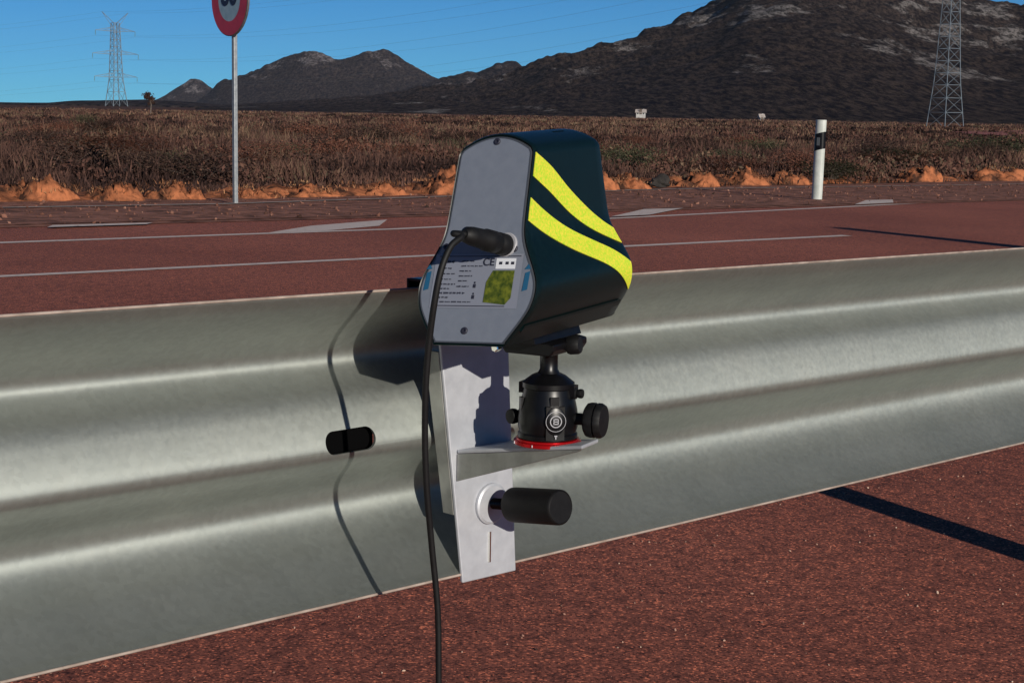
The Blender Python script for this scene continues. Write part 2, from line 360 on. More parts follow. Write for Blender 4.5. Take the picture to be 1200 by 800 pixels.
# ------------------------------------------------------------------ hills (real terrain far away)
def hills(name, sky_px, rp, rin, rout, m, rough, seed, foot=0.0, naz=900, nr=130, azr=(-30, 34)):
    """sky_px: (azimuth deg, elevation deg) of the crest, which stands rp metres away"""
    a = np.linspace(azr[0], azr[1], naz); az_, el_ = zip(*sky_px)
    E = np.interp(a, az_, el_)
    k = np.hanning(7); k /= k.sum(); E = np.convolve(np.pad(E, 3, 'edge'), k, 'valid')
    En = np.clip(E/.6, 0, 1)*rough*(fbm(a*1.6, a*0+seed, 3, seed)*.10 + fbm(a*6, a*0+seed, 4, seed+1, .6)*.06)
    r = np.linspace(0, 1, nr)
    A, T = np.meshgrid(np.radians(a), r)
    Rr = rin + (rout-rin)*T; tp = (rp-rin)/(rout-rin)
    prof = np.where(T < tp, (T/tp)**1.35, np.clip(1-((T-tp)/(1-tp))**1.3*1.1, -.1, 1))
    Hc = np.tan(np.radians(E))[None, :]*rp
    X = np.sin(A)*Rr; Y = np.cos(A)*Rr
    Hn = np.tan(np.radians(En))[None, :]*rp; q_ = np.clip((prof-.72)/.28, 0, 1); Hn = Hn*q_*q_*(3-2*q_)
    s = rp/2200
    nz = fbm(X/(260*s), Y/(260*s), 7, seed, .55); rid = 1-np.abs(fbm(X/(170*s)+9, Y/(170*s)+Y*0, 6, seed+31, .55))*2.2
    env = np.clip(prof, 0, 1)
    hc = np.clip(Hc, 0, None)
    bell = np.clip(1-np.abs(T-tp)/.12, 0, 1)*.75       # keep the crest where it is, roughen the flanks
    amp = np.clip(hc/60, 0, 1)*rough
    Z = hc*prof + Hn + amp*(nz*34*s + rid*16*s-6*s)*env*(1-bell) + amp*bell*(nz*16+fbm(X/(60*s), Y/(60*s), 5, seed+7, .6)*20)*s
    Z = np.where(env <= 0, -6, Z) - foot
    Z = np.where(hc < .5, -8, Z); Z[0, :] = -8
    o = grid_mesh(name, X, Y, Z, m, attr=np.clip(Z/150, 0, 1)); up_normals(o); return o
MAIN = [(-30, 0), (-11, 0), (-9.5, .1), (-7, .3), (-5, .5), (-3.5, .72), (-2, .80), (-.6, 1.02), (.35, 1.36), (1.0, 1.72), (2.2, 2.0), (3.3, 2.35), (4.4, 2.85), (5.5, 3.42), (6.2, 3.75), (6.8, 4.1), (7.8, 4.9), (9.0, 5.3),
        (10.5, 5.35), (12, 5.0), (13.5, 4.3), (14.7, 3.85), (15.3, 3.76), (15.9, 3.60), (16.3, 3.56), (17.2, 3.72), (19, 3.9), (22, 3.1), (26, 2.2), (30, 1.2), (34, .3)]
hills('hill', MAIN, 2200, 800, 3000, M['mount'], 1.0, 11, 1.0, 1100, 190)
MID = [(-30, 0), (-6, 0), (-4.5, .5), (-3.2, .9), (-2.0, 1.18), (-1.5, 1.27), (-1.1, 1.40), (-.75, 1.58), (-.2, 1.68), (.1, 1.55), (.3, 1.36), (.8, 1.45), (1.5, 1.2), (3, .6), (6, 0), (34, 0)]
hills('hill_middle', MID, 3300, 2500, 4000, M['mount2'], .6, 23, 1.0, 900, 90)
FAR = [(-30, 0), (-11.0, 0), (-10.7, .15), (-10.3, .42), (-9.95, .72), (-9.5, .92), (-8.8, 1.2), (-8.1, 1.42), (-7.6, 1.72), (-7.15, 1.88), (-6.6, 1.86), (-6.1, 1.62), (-5.7, 1.70), (-5.3, 1.80), (-4.9, 1.76), (-4.4, 1.80), (-3.9, 1.62), (-3.3, 1.42), (-2.75, 1.08), (-1.8, .7), (0, .2), (2, 0), (34, 0)]
hills('hill_far', FAR, 4300, 3500, 5200, M['mount2'], .7, 37, 1.0, 1000, 90)
PEAK = [(-30, 0), (-12.7, 0), (-12.2, .16), (-11.8, .36), (-11.45, .66), (-11.15, .82), (-10.8, 1.0), (-10.55, .92), (-10.3, .70), (-10.0, .46), (-9, .2), (-7, 0), (34, 0)]
hills('hill_small_peak', PEAK, 5600, 5250, 6000, M['mount2'], .35, 41, 1.0, 900, 50)
LOW = [(-30, .05), (-22, .08), (-17, .02), (-15.5, .04), (-14.8, .12), (-13.5, .16), (-12.4, .20), (-11, .15), (-9, 0), (34, 0)]
hills('low_rise', LOW, 1500, 1350, 1700, M['mount2'], .2, 53, 0, 700, 24)

hz = MB(); hz.box((0, 1500, 150), (11000, 13000, 340)); hz_m = bpy.data.materials.new('haze'); hz_m.use_nodes = True
for n_ in list(hz_m.node_tree.nodes):
    if n_.type == 'BSDF_PRINCIPLED': hz_m.node_tree.nodes.remove(n_)
pv = hz_m.node_tree.nodes.new('ShaderNodeVolumePrincipled'); pv.inputs['Color'].default_value = (.80, .86, .95, 1); pv.inputs['Density'].default_value = .000022; pv.inputs['Anisotropy'].default_value = .2
hz_m.node_tree.links.new(pv.outputs[0], [n_ for n_ in hz_m.node_tree.nodes if n_.type == 'OUTPUT_MATERIAL'][0].inputs['Volume'])
hz.build('haze', hz_m, kind='stuff')

# ------------------------------------------------------------------ dry grass and scrub of the field (nobody could count it)
def blades(name, pts, hgt, wid, tint, m, lean=.35, per=10, spread=.16, seed=1, kind='stuff', parent=None, label=None):
    rg = np.random.default_rng(seed); n = len(pts); K = n*per
    base = np.repeat(pts, per, 0) + np.concatenate([rg.normal(0, 1, (K, 2))*np.repeat(spread, per)[:, None] if np.ndim(spread) else rg.normal(0, spread, (K, 2)), np.zeros((K, 1))], 1)
    h = np.repeat(hgt, per)*rg.uniform(.45, 1.1, K); w_ = np.repeat(wid, per)*rg.uniform(.6, 1.3, K)
    a = rg.uniform(0, 2*np.pi, K); l = rg.normal(0, lean, (K, 2))
    dx = np.stack([np.cos(a), np.sin(a), np.zeros(K)], 1)*w_[:, None]/2
    tip = base + np.concatenate([l*h[:, None], h[:, None]], 1)
    mid = base*.5+tip*.5; mid[:, :2] -= l*h[:, None]*.15
    V = np.stack([base-dx, base+dx, mid+dx*.8, mid-dx*.8, tip], 1).reshape(-1, 3)
    i = np.arange(K)*5
    F4 = np.stack([i, i+1, i+2, i+3], 1); F3 = np.stack([i+3, i+2, i+4], 1)
    me = bpy.data.meshes.new(name); me.vertices.add(len(V)); me.vertices.foreach_set('co', V.reshape(-1).astype(np.float32))
    lp = np.concatenate([F4.reshape(-1), F3.reshape(-1)]); me.loops.add(len(lp)); me.loops.foreach_set('vertex_index', lp.astype(np.int32))
    ls = np.concatenate([np.arange(K)*4, K*4+np.arange(K)*3]); me.polygons.add(2*K); me.polygons.foreach_set('loop_start', ls.astype(np.int32))
    me.update(calc_edges=True)
    t = np.clip(np.repeat(tint, per)+rg.normal(0, .12, K), 0, 1); at = me.attributes.new('tint', 'FLOAT', 'POINT'); at.data.foreach_set('value', np.repeat(t, 5).astype(np.float32))
    me.materials.append(m); o = bpy.data.objects.new(name, me); col.objects.link(o)
    if kind: o['kind'] = kind
    if label: meta(o, label, 'dry grass')
    return o
def field_pts(N, nmin, nmax, seed, dens=None, power=1.0):
    rg = np.random.default_rng(seed); A = np.radians(rg.uniform(-24, 27, N)); q = rg.uniform(0, 1, N)
    d = nmin*(nmax/nmin)**(q**power); x = np.sin(A)*d; y = np.cos(A)*d
    u = x*UH.x+y*UH.y; n = x*NN.x+y*NN.y
    edge = 19.4+.06*np.clip(u-12, 0, 60)
    k = (n > edge)
    if dens is not None: k &= dens(u, n) > rg.uniform(0, 1, N)
    u = u[k]; n = n[k]
    return np.stack([UH.x*u+NN.x*n, UH.y*u+NN.y*n, gz_u(u)+gnoise(u, n)-.02], 1), u, n
P, u_, n_ = field_pts(52000, 23, 620, 5, lambda u, n: np.clip(.62+fbm(u*.16, n*.22, 3, 61)*1.3, .08, 1), 1.25)
d_ = np.hypot(P[:, 0], P[:, 1]); cl = fbm(u_*.22, n_*.3, 3, 77); cl2 = fbm(u_*.05, n_*.07, 3, 99)
cl3 = fbm(u_*.75, n_*.75, 3, 177); h_ = np.clip(.40 + cl*.45 + cl2*.35 + cl3*.55, .10, 1.05)*np.clip((n_-19.3)/3.5, .4, 1)
blades('dry_grass', P, h_, .008+d_*.0007, np.clip(.36+cl2*.8-cl*.5+cl3*.7, 0, .9), M['grass'], .3, 11, .10+d_*.004, 3, label='brown dry grass and low scrub covering the field beyond the road')
def clumps(name, P, rad, hgt, tint, leaf, per, m, seed, label):
    rg = np.random.default_rng(seed); K = len(P)*per; c = np.repeat(P, per, 0); r_ = np.repeat(rad, per); h2 = np.repeat(hgt, per)
    d = rg.normal(0, 1, (K, 3)); d /= np.linalg.norm(d, axis=1)[:, None]; q = rg.uniform(.35, 1, K)**.6
    pos = c + np.stack([d[:, 0]*r_*q, d[:, 1]*r_*q, np.abs(d[:, 2])*h2*q], 1)
    a = rg.normal(0, 1, (K, 3)); a[:, 2] += .6; a /= np.linalg.norm(a, axis=1)[:, None]; b = np.cross(a, rg.normal(0, 1, (K, 3))); b /= np.linalg.norm(b, axis=1)[:, None]
    l = (np.repeat(leaf, per)*rg.uniform(.6, 1.5, K))[:, None]
    V = np.stack([pos-a*l, pos+b*l*.45, pos+a*l, pos-b*l*.45], 1).reshape(-1, 3)
    me = bpy.data.meshes.new(name); me.vertices.add(len(V)); me.vertices.foreach_set('co', V.reshape(-1).astype(np.float32)); me.loops.add(4*K); me.loops.foreach_set('vertex_index', np.arange(4*K, dtype=np.int32))
    me.polygons.add(K); me.polygons.foreach_set('loop_start', (np.arange(K)*4).astype(np.int32)); me.update(calc_edges=True)
    t = np.clip(np.repeat(tint, per)+rg.normal(0, .13, K), 0, 1); at = me.attributes.new('tint', 'FLOAT', 'POINT'); at.data.foreach_set('value', np.repeat(t, 4).astype(np.float32))
    me.materials.append(m); o = bpy.data.objects.new(name, me); col.objects.link(o); return meta(o, label, 'low scrub', None, 'stuff')
M['scrub'] = tint_mat('low_scrub', [(.014, .009, .008), (.035, .019, .016), (.075, .036, .028), (.12, .058, .042), (.075, .060, .038), (.17, .105, .07)])
P, u_, n_ = field_pts(9000, 25, 420, 25, lambda u, n: np.clip(.45+fbm(u*.10, n*.16, 3, 161)*1.6, .05, 1), 1.1)
d_ = np.hypot(P[:, 0], P[:, 1]); s_ = rng.uniform(.5, 1.25, len(P)); ct = fbm(u_*.09, n_*.13, 3, 199)
clumps('low_scrub', P, .42*s_+d_*.002, .52*s_, np.clip(.42+ct*.8+rng.normal(0, .14, len(P)), 0, 1), .013+d_*.0009, 85, M['scrub'], 4, 'rounded clumps of reddish brown low scrub all over the dry field')
P, u_, n_ = field_pts(2600, 21, 60, 15); k = n_ < 21.8+.06*np.clip(u_-12, 0, 60); P = P[k]; u_ = u_[k]; n_ = n_[k]
blades('verge_straw', P, .06+.10*rng.uniform(0, 1, len(P)), np.full(len(P), .011), rng.uniform(0, .6, len(P)), M['straw'], .5, 9, .12, 8, label='short straw coloured tufts at the foot of the field beside the road')

# ------------------------------------------------------------------ dirt mounds along the far road edge
def mound(u, n, L, D, Hh, seed, label):
    nx, ny = 44, 26; X, Y = np.meshgrid(np.linspace(-1, 1, nx), np.linspace(-1, 1, ny)); rr = np.sqrt(X**2+Y**2)
    z = np.clip(1-rr**1.7, 0, 1); ns = fbm(X*2.2+seed, Y*2.2, 5, seed, .6)
    Z = .62*Hh*z**.4*(1+ns*1.3) - .04; Z = Z + (z > 0)*fbm(X*9+seed, Y*9, 4, seed+5, .7)*.15*z
    Xs = X*L/2*(1+fbm(X*1.5, Y*1.5+seed, 2, seed+9)*.3); Ys = Y*D/2*(1+fbm(X*2+seed, Y*2, 3, seed+19)*.4)
    o0 = W(u, n)
    d1 = UH; d2 = NN
    PX = d1.x*Xs+d2.x*Ys; PY = d1.y*Xs+d2.y*Ys
    L *= 1.3; t = empty('dirt_mound', o0, label, 'dirt mound', 'orange earth mounds along the far road edge')
    o = grid_mesh('earth', PX, PY, Z, M['mound'], kind=None); up_normals(o); o.parent = t
    K = 14; rg = np.random.default_rng(seed+100)
    px = rg.uniform(-.7, .7, K); py = rg.uniform(-.8, .6, K)
    pp = np.stack([d1.x*px*L/2+d2.x*py*D/2, d1.y*px*L/2+d2.y*py*D/2, Hh*np.clip(1-(px**2+py**2)**.85, 0, 1)*.9-.03], 1)
    b = blades('straw_tuft', pp, rg.uniform(.03, .08, K), np.full(K, .012), rg.uniform(.1, 1, K), M['straw'], .5, 8, .07, seed+3, kind='stuff'); b.parent = t
MND = [(9.3, 18.6, 1.3, .9, .30, 'flat orange earth mound at the left end of the far road edge'),
       (10.4, 18.5, 1.0, .9, .34, 'orange earth mound second from the left end of the far road edge'),
       (11.35, 18.3, .75, .8, .28, 'small rounded orange mound between the left end mounds and the speed sign'),
       (12.3, 18.4, .85, .8, .30, 'pale orange mound just left of the speed limit sign post'),
       (13.4, 18.4, 1.1, .9, .20, 'low reddish mound directly behind the speed limit sign post'),
       (14.6, 18.6, 1.3, .9, .26, 'low orange mound first to the right of the speed limit sign'),
       (15.9, 18.7, 1.2, .9, .30, 'orange mound halfway between the speed sign and the radar box'),
       (17.3, 18.7, 1.3, 1.0, .44, 'tall pointed bright orange mound just left of the radar box'),
       (18.6, 18.9, 1.2, .9, .35, 'orange mound hidden mostly behind the radar box'),
       (21.6, 19.5, 1.1, .9, .42, 'orange mound appearing directly right of the radar box'),
       (22.8, 19.8, .9, .9, .30, 'small orange mound left of the dark rock beside the road'),
       (25.3, 20.2, 1.3, .9, .36, 'bright orange mound right of the dark rock beside the road'),
       (26.9, 20.3, 1.4, .9, .40, 'wide orange mound halfway between the dark rock and the white marker post'),
       (28.8, 20.5, 1.1, .9, .34, 'orange mound just left of the white marker post'),
       (34.5, 20.9, 1.2, 1.1, .48, 'rounded orange mound first to the right of the white marker post'),
       (38.3, 21.0, 2.2, 1.2, .46, 'long orange mound near the right end of the far road edge'),
       (42.0, 21.2, 2.0, 1.2, .52, 'orange mound at the right end of the far road edge')]
for i, (u, n, L, D, Hh, lab) in enumerate(MND): mound(u, n, L, D, Hh, 5+i*3, lab)
us = np.arange(4, 70, .10); ts = np.linspace(0, 1, 16); UU, TT = np.meshgrid(us, ts); ed = 18.0+.08*np.clip(UU-12, 0, 40)+.9*np.clip((UU-17)/6, 0, 1)
NB = ed + TT*1.5 + .12*fbm(UU*.9, TT*2, 3, 71); ZB = gz_u(UU) - .05 + np.sin(np.pi*np.clip(TT, 0, 1))**.7*(.11+.16*np.clip(fbm(UU*.8, UU*0+.5, 4, 73)+.25, 0, 1) + .10*fbm(UU*3, TT*4, 4, 74))
o = grid_mesh('earth_bank', UH.x*UU+NN.x*NB, UH.y*UU+NN.y*NB, ZB, M['mound']); up_normals(o)
# dark rock
mb = MB(); bm = bmesh.new(); bmesh.ops.create_icosphere(bm, subdivisions=3, radius=1)
for v in bm.verts:
    f = 1+.35*math.sin(v.co.x*3.1+1)*math.cos(v.co.y*2.7)+.15*math.sin(v.co.z*7+v.co.x*5); v.co = Vector((v.co.x*.30*f, v.co.y*.22*f, v.co.z*.16*f+.08))
mb.add([v.co.copy() for v in bm.verts], [[v.index for v in f.verts] for f in bm.faces]); bm.free()
o = mb.build('rock', M['bark'], smooth=50); o.location = W(24.0, 20.0, .02); o.scale = (.75, .75, .75); o.data.materials[0] = noisy('dark_rock', (.006, .005, .005), (.03, .024, .02), 8, .9)
meta(o, 'low dark rock lying among the orange mounds right of the radar box', 'rock')

# loose stones, nobody could count them
def stones(name, n, pos, size, m, seed, label):
    rg = np.random.default_rng(seed); mb = MB()
    ico = bmesh.new(); bmesh.ops.create_icosphere(ico, subdivisions=1, radius=1); V0 = [v.co.copy() for v in ico.verts]; F0 = [[v.index for v in f.verts] for f in ico.faces]; ico.free()
    for i in range(n):
        u, nn_ = pos(rg); c = W(u, nn_, .012 if nn_ > 14.3 else .0); s = size(rg); e = Euler((rg.uniform(0, 6), rg.uniform(0, 6), rg.uniform(0, 6))).to_matrix(); sx, sy = rg.uniform(.6, 1.3), rg.uniform(.5, 1)
        mb.add([c + e @ Vector((v.x*s*sx, v.y*s*sy, v.z*s*.7))*(1+.25*math.sin(k*2.3+i)) + Vector((0, 0, s*.25)) for k, v in enumerate(V0)], F0, tint=float(np.clip(rg.normal(.5, .25), 0, 1)))
    o = mb.build(name, m); meta(o, label, 'loose stones', None, 'stuff'); return o
M['pebble'] = tint_mat('pebbles', [(.02, .012, .010), (.10, .05, .04), (.30, .16, .12), (.55, .40, .30)], .85)
M['rubble'] = tint_mat('verge_rubble', [(.03, .018, .014), (.10, .045, .033), (.19, .085, .06), (.28, .15, .11)], .9)
stones('loose_gravel', 5000, lambda r: (r.uniform(.3, 5.2), r.uniform(1.35, 4.6)), lambda r: .0010+.0030*r.random()**3, M['pebble'], 5, 'tiny loose stones scattered on the near red asphalt below the barrier')
stones('verge_stones', 2600, lambda r: (r.uniform(6.5, 44), 14.3+4.9*r.random()**.8), lambda r: .006+.026*r.random()**3, M['rubble'], 6, 'loose rubble lying on the dirt verge along the far lane')
# ------------------------------------------------------------------ shrubs
def shrub_parts(root, rad, hgt, m, seed, nl=2600, ls=.075, stems=16):
    rg = random.Random(seed); st = MB(); lf = MB(); tips = []
    for i in range(stems):
        a = rg.uniform(0, 6.28); l = rg.uniform(.2, 1)*rad; p = Vector((0, 0, 0)); q = Vector((math.cos(a)*l*.45, math.sin(a)*l*.45, hgt*rg.uniform(.35, .6))); e = Vector((math.cos(a)*l, math.sin(a)*l, hgt*rg.uniform(.6, 1.0)*(1-.35*(l/rad)**2)))
        st.bar(p, q, .016*hgt, 4, .010*hgt); st.bar(q, e, .010*hgt, 4, .004*hgt); tips += [q.lerp(e, .5), e, p.lerp(q, .8)]
        for k in range(2):
            e2 = q + Vector((rg.uniform(-1, 1)*rad*.5, rg.uniform(-1, 1)*rad*.5, rg.uniform(.1, .4)*hgt)); st.bar(q, e2, .007*hgt, 4, .003*hgt); tips.append(e2)
    for i in range(nl):
        c = rg.choice(tips); s = .11*rad+.04; p = c + Vector((rg.gauss(0, s), rg.gauss(0, s), rg.gauss(0, s*.8)))
        if p.z < .03: p.z = abs(p.z)+.03
        d1 = Vector((rg.gauss(0, 1), rg.gauss(0, 1), rg.gauss(0, 1))).normalized()*ls*rg.uniform(.6, 1.4); d2 = d1.orthogonal().normalized()*ls*.4
        lf.add([p-d1*.5, p+d2*.5, p+d1*.5, p-d2*.5], [(0, 1, 2, 3)], tint=min(1, max(0, rg.gauss(.45, .25))))
    return lf.build('foliage', m, root), st.build('stem', M['bark'], root)
def copy_tree(o, parent=None):
    c = o.copy(); col.objects.link(c); c.parent = parent
    if parent is not None: c.matrix_parent_inverse.identity()
    for ch in list(o.children): copy_tree(ch, c)
    return c
KINDS = {'brown': (M['leaf_brown'], 'dark brown dry shrub standing in the grass field', 'dark brown shrubs in the field'),
         'green': (M['leaf_green'], 'dull olive green shrub standing in the grass field', 'olive shrubs in the field'),
         'red': (M['leaf_red'], 'rusty red brown shrub standing in the grass field', 'rusty shrubs in the field')}
PROT = {}
def shrub(kind, az, dist, s, label=None, var=0):
    m_, lab, grp = KINDS[kind]; key = (kind, var)
    x = math.sin(R(az))*dist; y = math.cos(R(az))*dist
    u = x*UH.x+y*UH.y; n = x*NN.x+y*NN.y; loc = Vector((x, y, float(gz_u(u)+gnoise(np.array([u]), np.array([n]))[0])-.03))
    if key not in PROT:
        t = empty('shrub', loc, label or lab, 'shrub', None if label else grp); shrub_parts(t, 1.0, 1.0, m_, hash(key[0]) % 7+var*13+3 if False else {'brown': 3, 'green': 4, 'red': 5}[kind]+var*13); PROT[key] = t
    else:
        t = copy_tree(PROT[key]); t['label'] = label or lab
        if label and 'group' in t: del t['group']
        elif not label: t['group'] = grp
    t.location = loc; t.scale = (s[0], s[0], s[1]); t.rotation_euler = (0, 0, rng.uniform(0, 6.28))
AZ = lambda px: math.degrees(math.atan((px-600)/1955))
shrub('brown', AZ(122), 62, (1.2, .95), 'broad dark brown shrub below the left pylon', 0)
shrub('green', AZ(100), 95, (.9, .95), 'dull green shrub on the skyline left of the pylon', 0)
shrub('red', AZ(466), 70, (1.1, 1.1), 'rusty red shrub rising above the field left of the radar box', 0)
shrub('green', AZ(1155), 64, (2.2, .95), 'wide olive shrub in the field under the right edge of the hill', 1)
shrub('green', AZ(1050), 52, (1.4, .7), 'olive shrub in the field between the marker post and the right pylon', 1)
shrub('green', AZ(965), 37, (.9, .5), 'olive shrub right behind the white marker post', 0)
rg = random.Random(21)
for i in range(190):
    px = rg.uniform(-180, 1380); d = 27*(95/27)**rg.random(); k = rg.choices(['brown', 'red', 'green'], [5, 4, 1.6])[0]
    az = AZ(px); x = math.sin(R(az))*d; y = math.cos(R(az))*d
    if x*NN.x+y*NN.y < 22.5: continue
    s = rg.uniform(.4, .85)*(1.25 if d > 50 and rg.random() < .3 else 1); shrub(k, az, d, (s*1.3, s*rg.uniform(.65, .95)), None, rg.randrange(3))

# lone tree on the left skyline
x = 215*math.sin(R(-12.25)); y = 215*math.cos(R(-12.25)); t = empty('tree', (x, y, .05), 'small lone tree with dark tilted crown right of the left pylon', 'tree')
mb = MB(); mb.bar((0, 0, -.1), (.1, 0, 1.0), .09, 7, .07); mb.bar((.1, 0, 1.0), (-.1, 0, 1.9), .07, 6, .04); mb.bar((.1, 0, 1.0), (.5, 0, 1.7), .05, 6, .02); mb.bar((-.1, 0, 1.7), (-.5, .1, 2.3), .04, 5, .02); mb.build('trunk', M['bark'], t)
lf = MB(); rg = random.Random(3)
for i in range(900):
    c = rg.choice([(-.45, 0, 2.2, .33), (-.15, 0, 1.95, .36), (.15, .1, 1.65, .3), (-.5, 0, 1.9, .22), (.35, 0, 1.2, .14), (-.2, .1, 1.1, .14)]); p = Vector(c[:3])+Vector((rg.gauss(0, c[3]*.6), rg.gauss(0, c[3]*.6), rg.gauss(0, c[3]*.5)))
    d1 = Vector((rg.gauss(0, 1), rg.gauss(0, 1), rg.gauss(0, 1))).normalized()*.13; d2 = d1.orthogonal().normalized()*.07
    lf.add([p-d1, p+d2, p+d1, p-d2], [(0, 1, 2, 3)], tint=min(1, max(0, rg.gauss(.35, .2))))
lf.build('crown', M['leaf_brown'], t)

# ------------------------------------------------------------------ pylons and wires
def make_pylon(loc, rz, label, H_, wpts, ARM, step, leg_t):
    pw = lambda z: float(np.interp(z, [p[0] for p in wpts], [p[1] for p in wpts]))
    t = empty('pylon', loc, label, 'pylon', 'lattice pylons of the power line', (0, 0, rz))
    body = H_-3.6; lv = [0]
    while lv[-1] < body-2.2: lv.append(lv[-1]+max(2.4, pw(lv[-1])*step))
    lv[-1] = body
    cn = lambda z: [Vector((sx*pw(z)/2, sy*pw(z)/2, z)) for sx, sy in ((-1, -1), (1, -1), (1, 1), (-1, 1))]
    for i in range(4):
        mb = MB()
        for a, b in zip(lv[:-1], lv[1:]): mb.bar(cn(a)[i], cn(b)[i], leg_t, 4)
        mb.build('leg', M['pylon'], t)
    mb = MB()
    for a, b in zip(lv[:-1], lv[1:]):
        A, B = cn(a), cn(b)
        for i in range(4):
            j = (i+1) % 4; mb.bar(A[i], B[j], leg_t*.4); mb.bar(A[j], B[i], leg_t*.4); mb.bar(B[i], B[j], leg_t*.65)
    mb.build('lattice', M['pylon'], t)
    for z, L in ARM:
        wd = pw(z)/2; mb = MB()
        for sy in (-1, 1): mb.bar((-L, 0, z+.15), (-wd, sy*wd, z), leg_t*.6); mb.bar((-wd, sy*wd, z), (wd, sy*wd, z), leg_t*.6); mb.bar((wd, sy*wd, z), (L, 0, z+.15), leg_t*.6)
        for s in (-1, 1):
            tip = Vector((s*L, 0, z+.15))
            for sy in (-1, 1): mb.bar((s*wd, sy*wd, z+1.3), tip, leg_t*.45); mb.bar((s*wd, sy*wd, z+1.3), (s*L*.55, sy*.5, z+.08), leg_t*.35)
        a = mb.build('cross_arm', M['pylon'], t)
        for s in (-1, 1):
            mb = MB(); mb.lathe((s*L, 0, z+.1), (0, 0, -1), [(.05, 0)]+[(r, h) for k in range(7) for r, h in ((.14, .15+k*.2), (.05, .25+k*.2))]+[(.04, 1.75)], 8); mb.build('insulator', M['insul'], a)
    for s in (-1, 1):
        mb = MB(); wd = pw(body)/2; mb.bar((s*wd*.6, 0, body), (s*5.0, 0, H_), leg_t*.8); mb.bar((s*wd, 0, body-1.6), (s*5.0, 0, H_), leg_t*.55); mb.build('earth_wire_horn', M['pylon'], t)
    return t
P1 = Vector((600*math.sin(R(-13.35)), 600*math.cos(R(-13.35)), .2)); P2 = Vector((350*math.sin(R(14.3)), 350*math.cos(R(14.3)), -1.0))
rzp = math.atan2((P2-P1).y, (P2-P1).x)+math.pi/2
ARM1 = [(25.6, 7.6), (17.8, 8.8), (10.0, 8.2)]; ARM2 = [(46, 7.6), (39.5, 8.8), (33, 8.2)]
make_pylon(P1, rzp, 'distant steel lattice pylon with three crossarms against the blue sky at left', 32, [(0, 5.6), (9.5, 3.4), (27, 2.2), (32, 1.9)], ARM1, .9, .14)
make_pylon(P2, rzp-R(12), 'nearer steel lattice pylon in front of the rocky hill at right', 54, [(0, 5.2), (9.5, 3.6), (27, 2.2), (54, 1.7)], ARM2, .62, .095)
ca, sa = math.cos(rzp), math.sin(rzp)
for (z, L), (zb, Lb) in zip(ARM1+[(33.7, 5.0)], ARM2+[(55.7, 5.0)]):
    for s in (-1, 1):
        o_ = Vector((ca*s*L, sa*s*L, z-1.7)); a = P1+o_; c2, s2 = math.cos(rzp-R(12)), math.sin(rzp-R(12)); b = P2+Vector((c2*s*Lb, s2*s*Lb, zb-1.7)); mb = MB()
        dirn = (P2-P1); dirn.z = 0; back = Vector((-300, 190, 0)); pts_ = []
        for (q0, q1) in ((a+back, a), (a, b), (b, b+dirn*.5)):
            pr = None
            for k in range(25):
                tt = k/24; p = q0.lerp(q1, tt); p.z -= 4*8.0*tt*(1-tt)
                if pr is not None: mb.bar(pr, p, .018, 4)
                pr = p
        o = mb.build('power_line_wire', M['wire']); meta(o, 'thin sagging power line wire strung between the two lattice pylons', 'wire', 'wires between the pylons')

# ------------------------------------------------------------------ far houses
def house(az, dist, z, L, D, Hh, rz, label, hip=True):
    t = empty('house', (math.sin(R(az))*dist, math.cos(R(az))*dist, z), label, 'house', None, (0, 0, rz))
    mb = MB(); mb.box((0, 0, Hh/2-1), (L, D, Hh+2)); wl = mb.build('wall', M['wall'], t)
    mb = MB(); e = .4; mb.add([(-L/2-e, -D/2-e, Hh), (L/2+e, -D/2-e, Hh), (L/2+e, D/2+e, Hh), (-L/2-e, D/2+e, Hh), (-L/2-e, 0, Hh+1.3), (L/2+e, 0, Hh+1.3)], [(0, 1, 5, 4), (2, 3, 4, 5), (0, 4, 3), (1, 2, 5), (3, 2, 1, 0)]); r = mb.build('roof', M['roof'], t)
    mb = MB(); mb.box((L*.3, .2, Hh+1.0), (.5, .5, .8)); mb.build('chimney', M['wall'], r)
    for k in (-.32, .32):
        mb = MB(); mb.box((k*L, -D/2-.02, Hh*.55), (.55, .08, .5)); mb.build('window', M['dark_glass'], t)
    mb = MB(); mb.box((0, -D/2-.02, 1.0), (1.0, .08, 2.0)); mb.build('door', M['bark'], t)
house(AZ(745), 640, .55, 3.4, 3, .6, R(-8), 'white farmhouse at the foot of the hill above the radar box')
house(AZ(885), 640, -1.2, 1.6, 2.0, 1.4, R(10), 'tiny white hut at the foot of the hill left of the marker post')

# ------------------------------------------------------------------ speed limit sign
sg = empty('speed_limit_sign', W(12.27, 17.03), 'round red and white speed limit sign on a thin grey post', 'road sign')
mb = MB(); mb.box((0, 0, 1.40), (.06, .05, 2.95), (Vector((.62, -.78, 0)), Vector((.78, .62, 0)), Vector((0, 0, 1)))); mb.build('post', M['galv'], sg, bevel=.006)
dn = Vector((-.78, -.62, 0)).normalized(); dx = Vector((0, 0, 1)).cross(dn) * 1.0; dx = Vector((-dn.y, dn.x, 0))
if dx.x < 0: dx = -dx
up_ = Vector((0, 0, 1)); c0 = Vector((0, 0, 2.50)) + dn*.055
mb = MB(); mb.lathe(c0-dn*.02, dn, [(.30, 0), (.445, 0), (.45, .004), (.45, .03), (.44, .032), (.30, .030)], 64); pl_ = mb.build('sign_plate', M['sign_back'], sg, smooth=True)
def ring(mb, c, nrm, r1, r2, n=64, ex=None):
    a = Vector(ex); b = nrm.cross(a)
    vs = [c+(a*math.cos(t)+b*math.sin(t))*r for r in (r1, r2) for t in [2*math.pi*i/n for i in range(n)]]
    mb.add(vs, [(i, (i+1) % n, n+(i+1) % n, n+i) for i in range(n)])
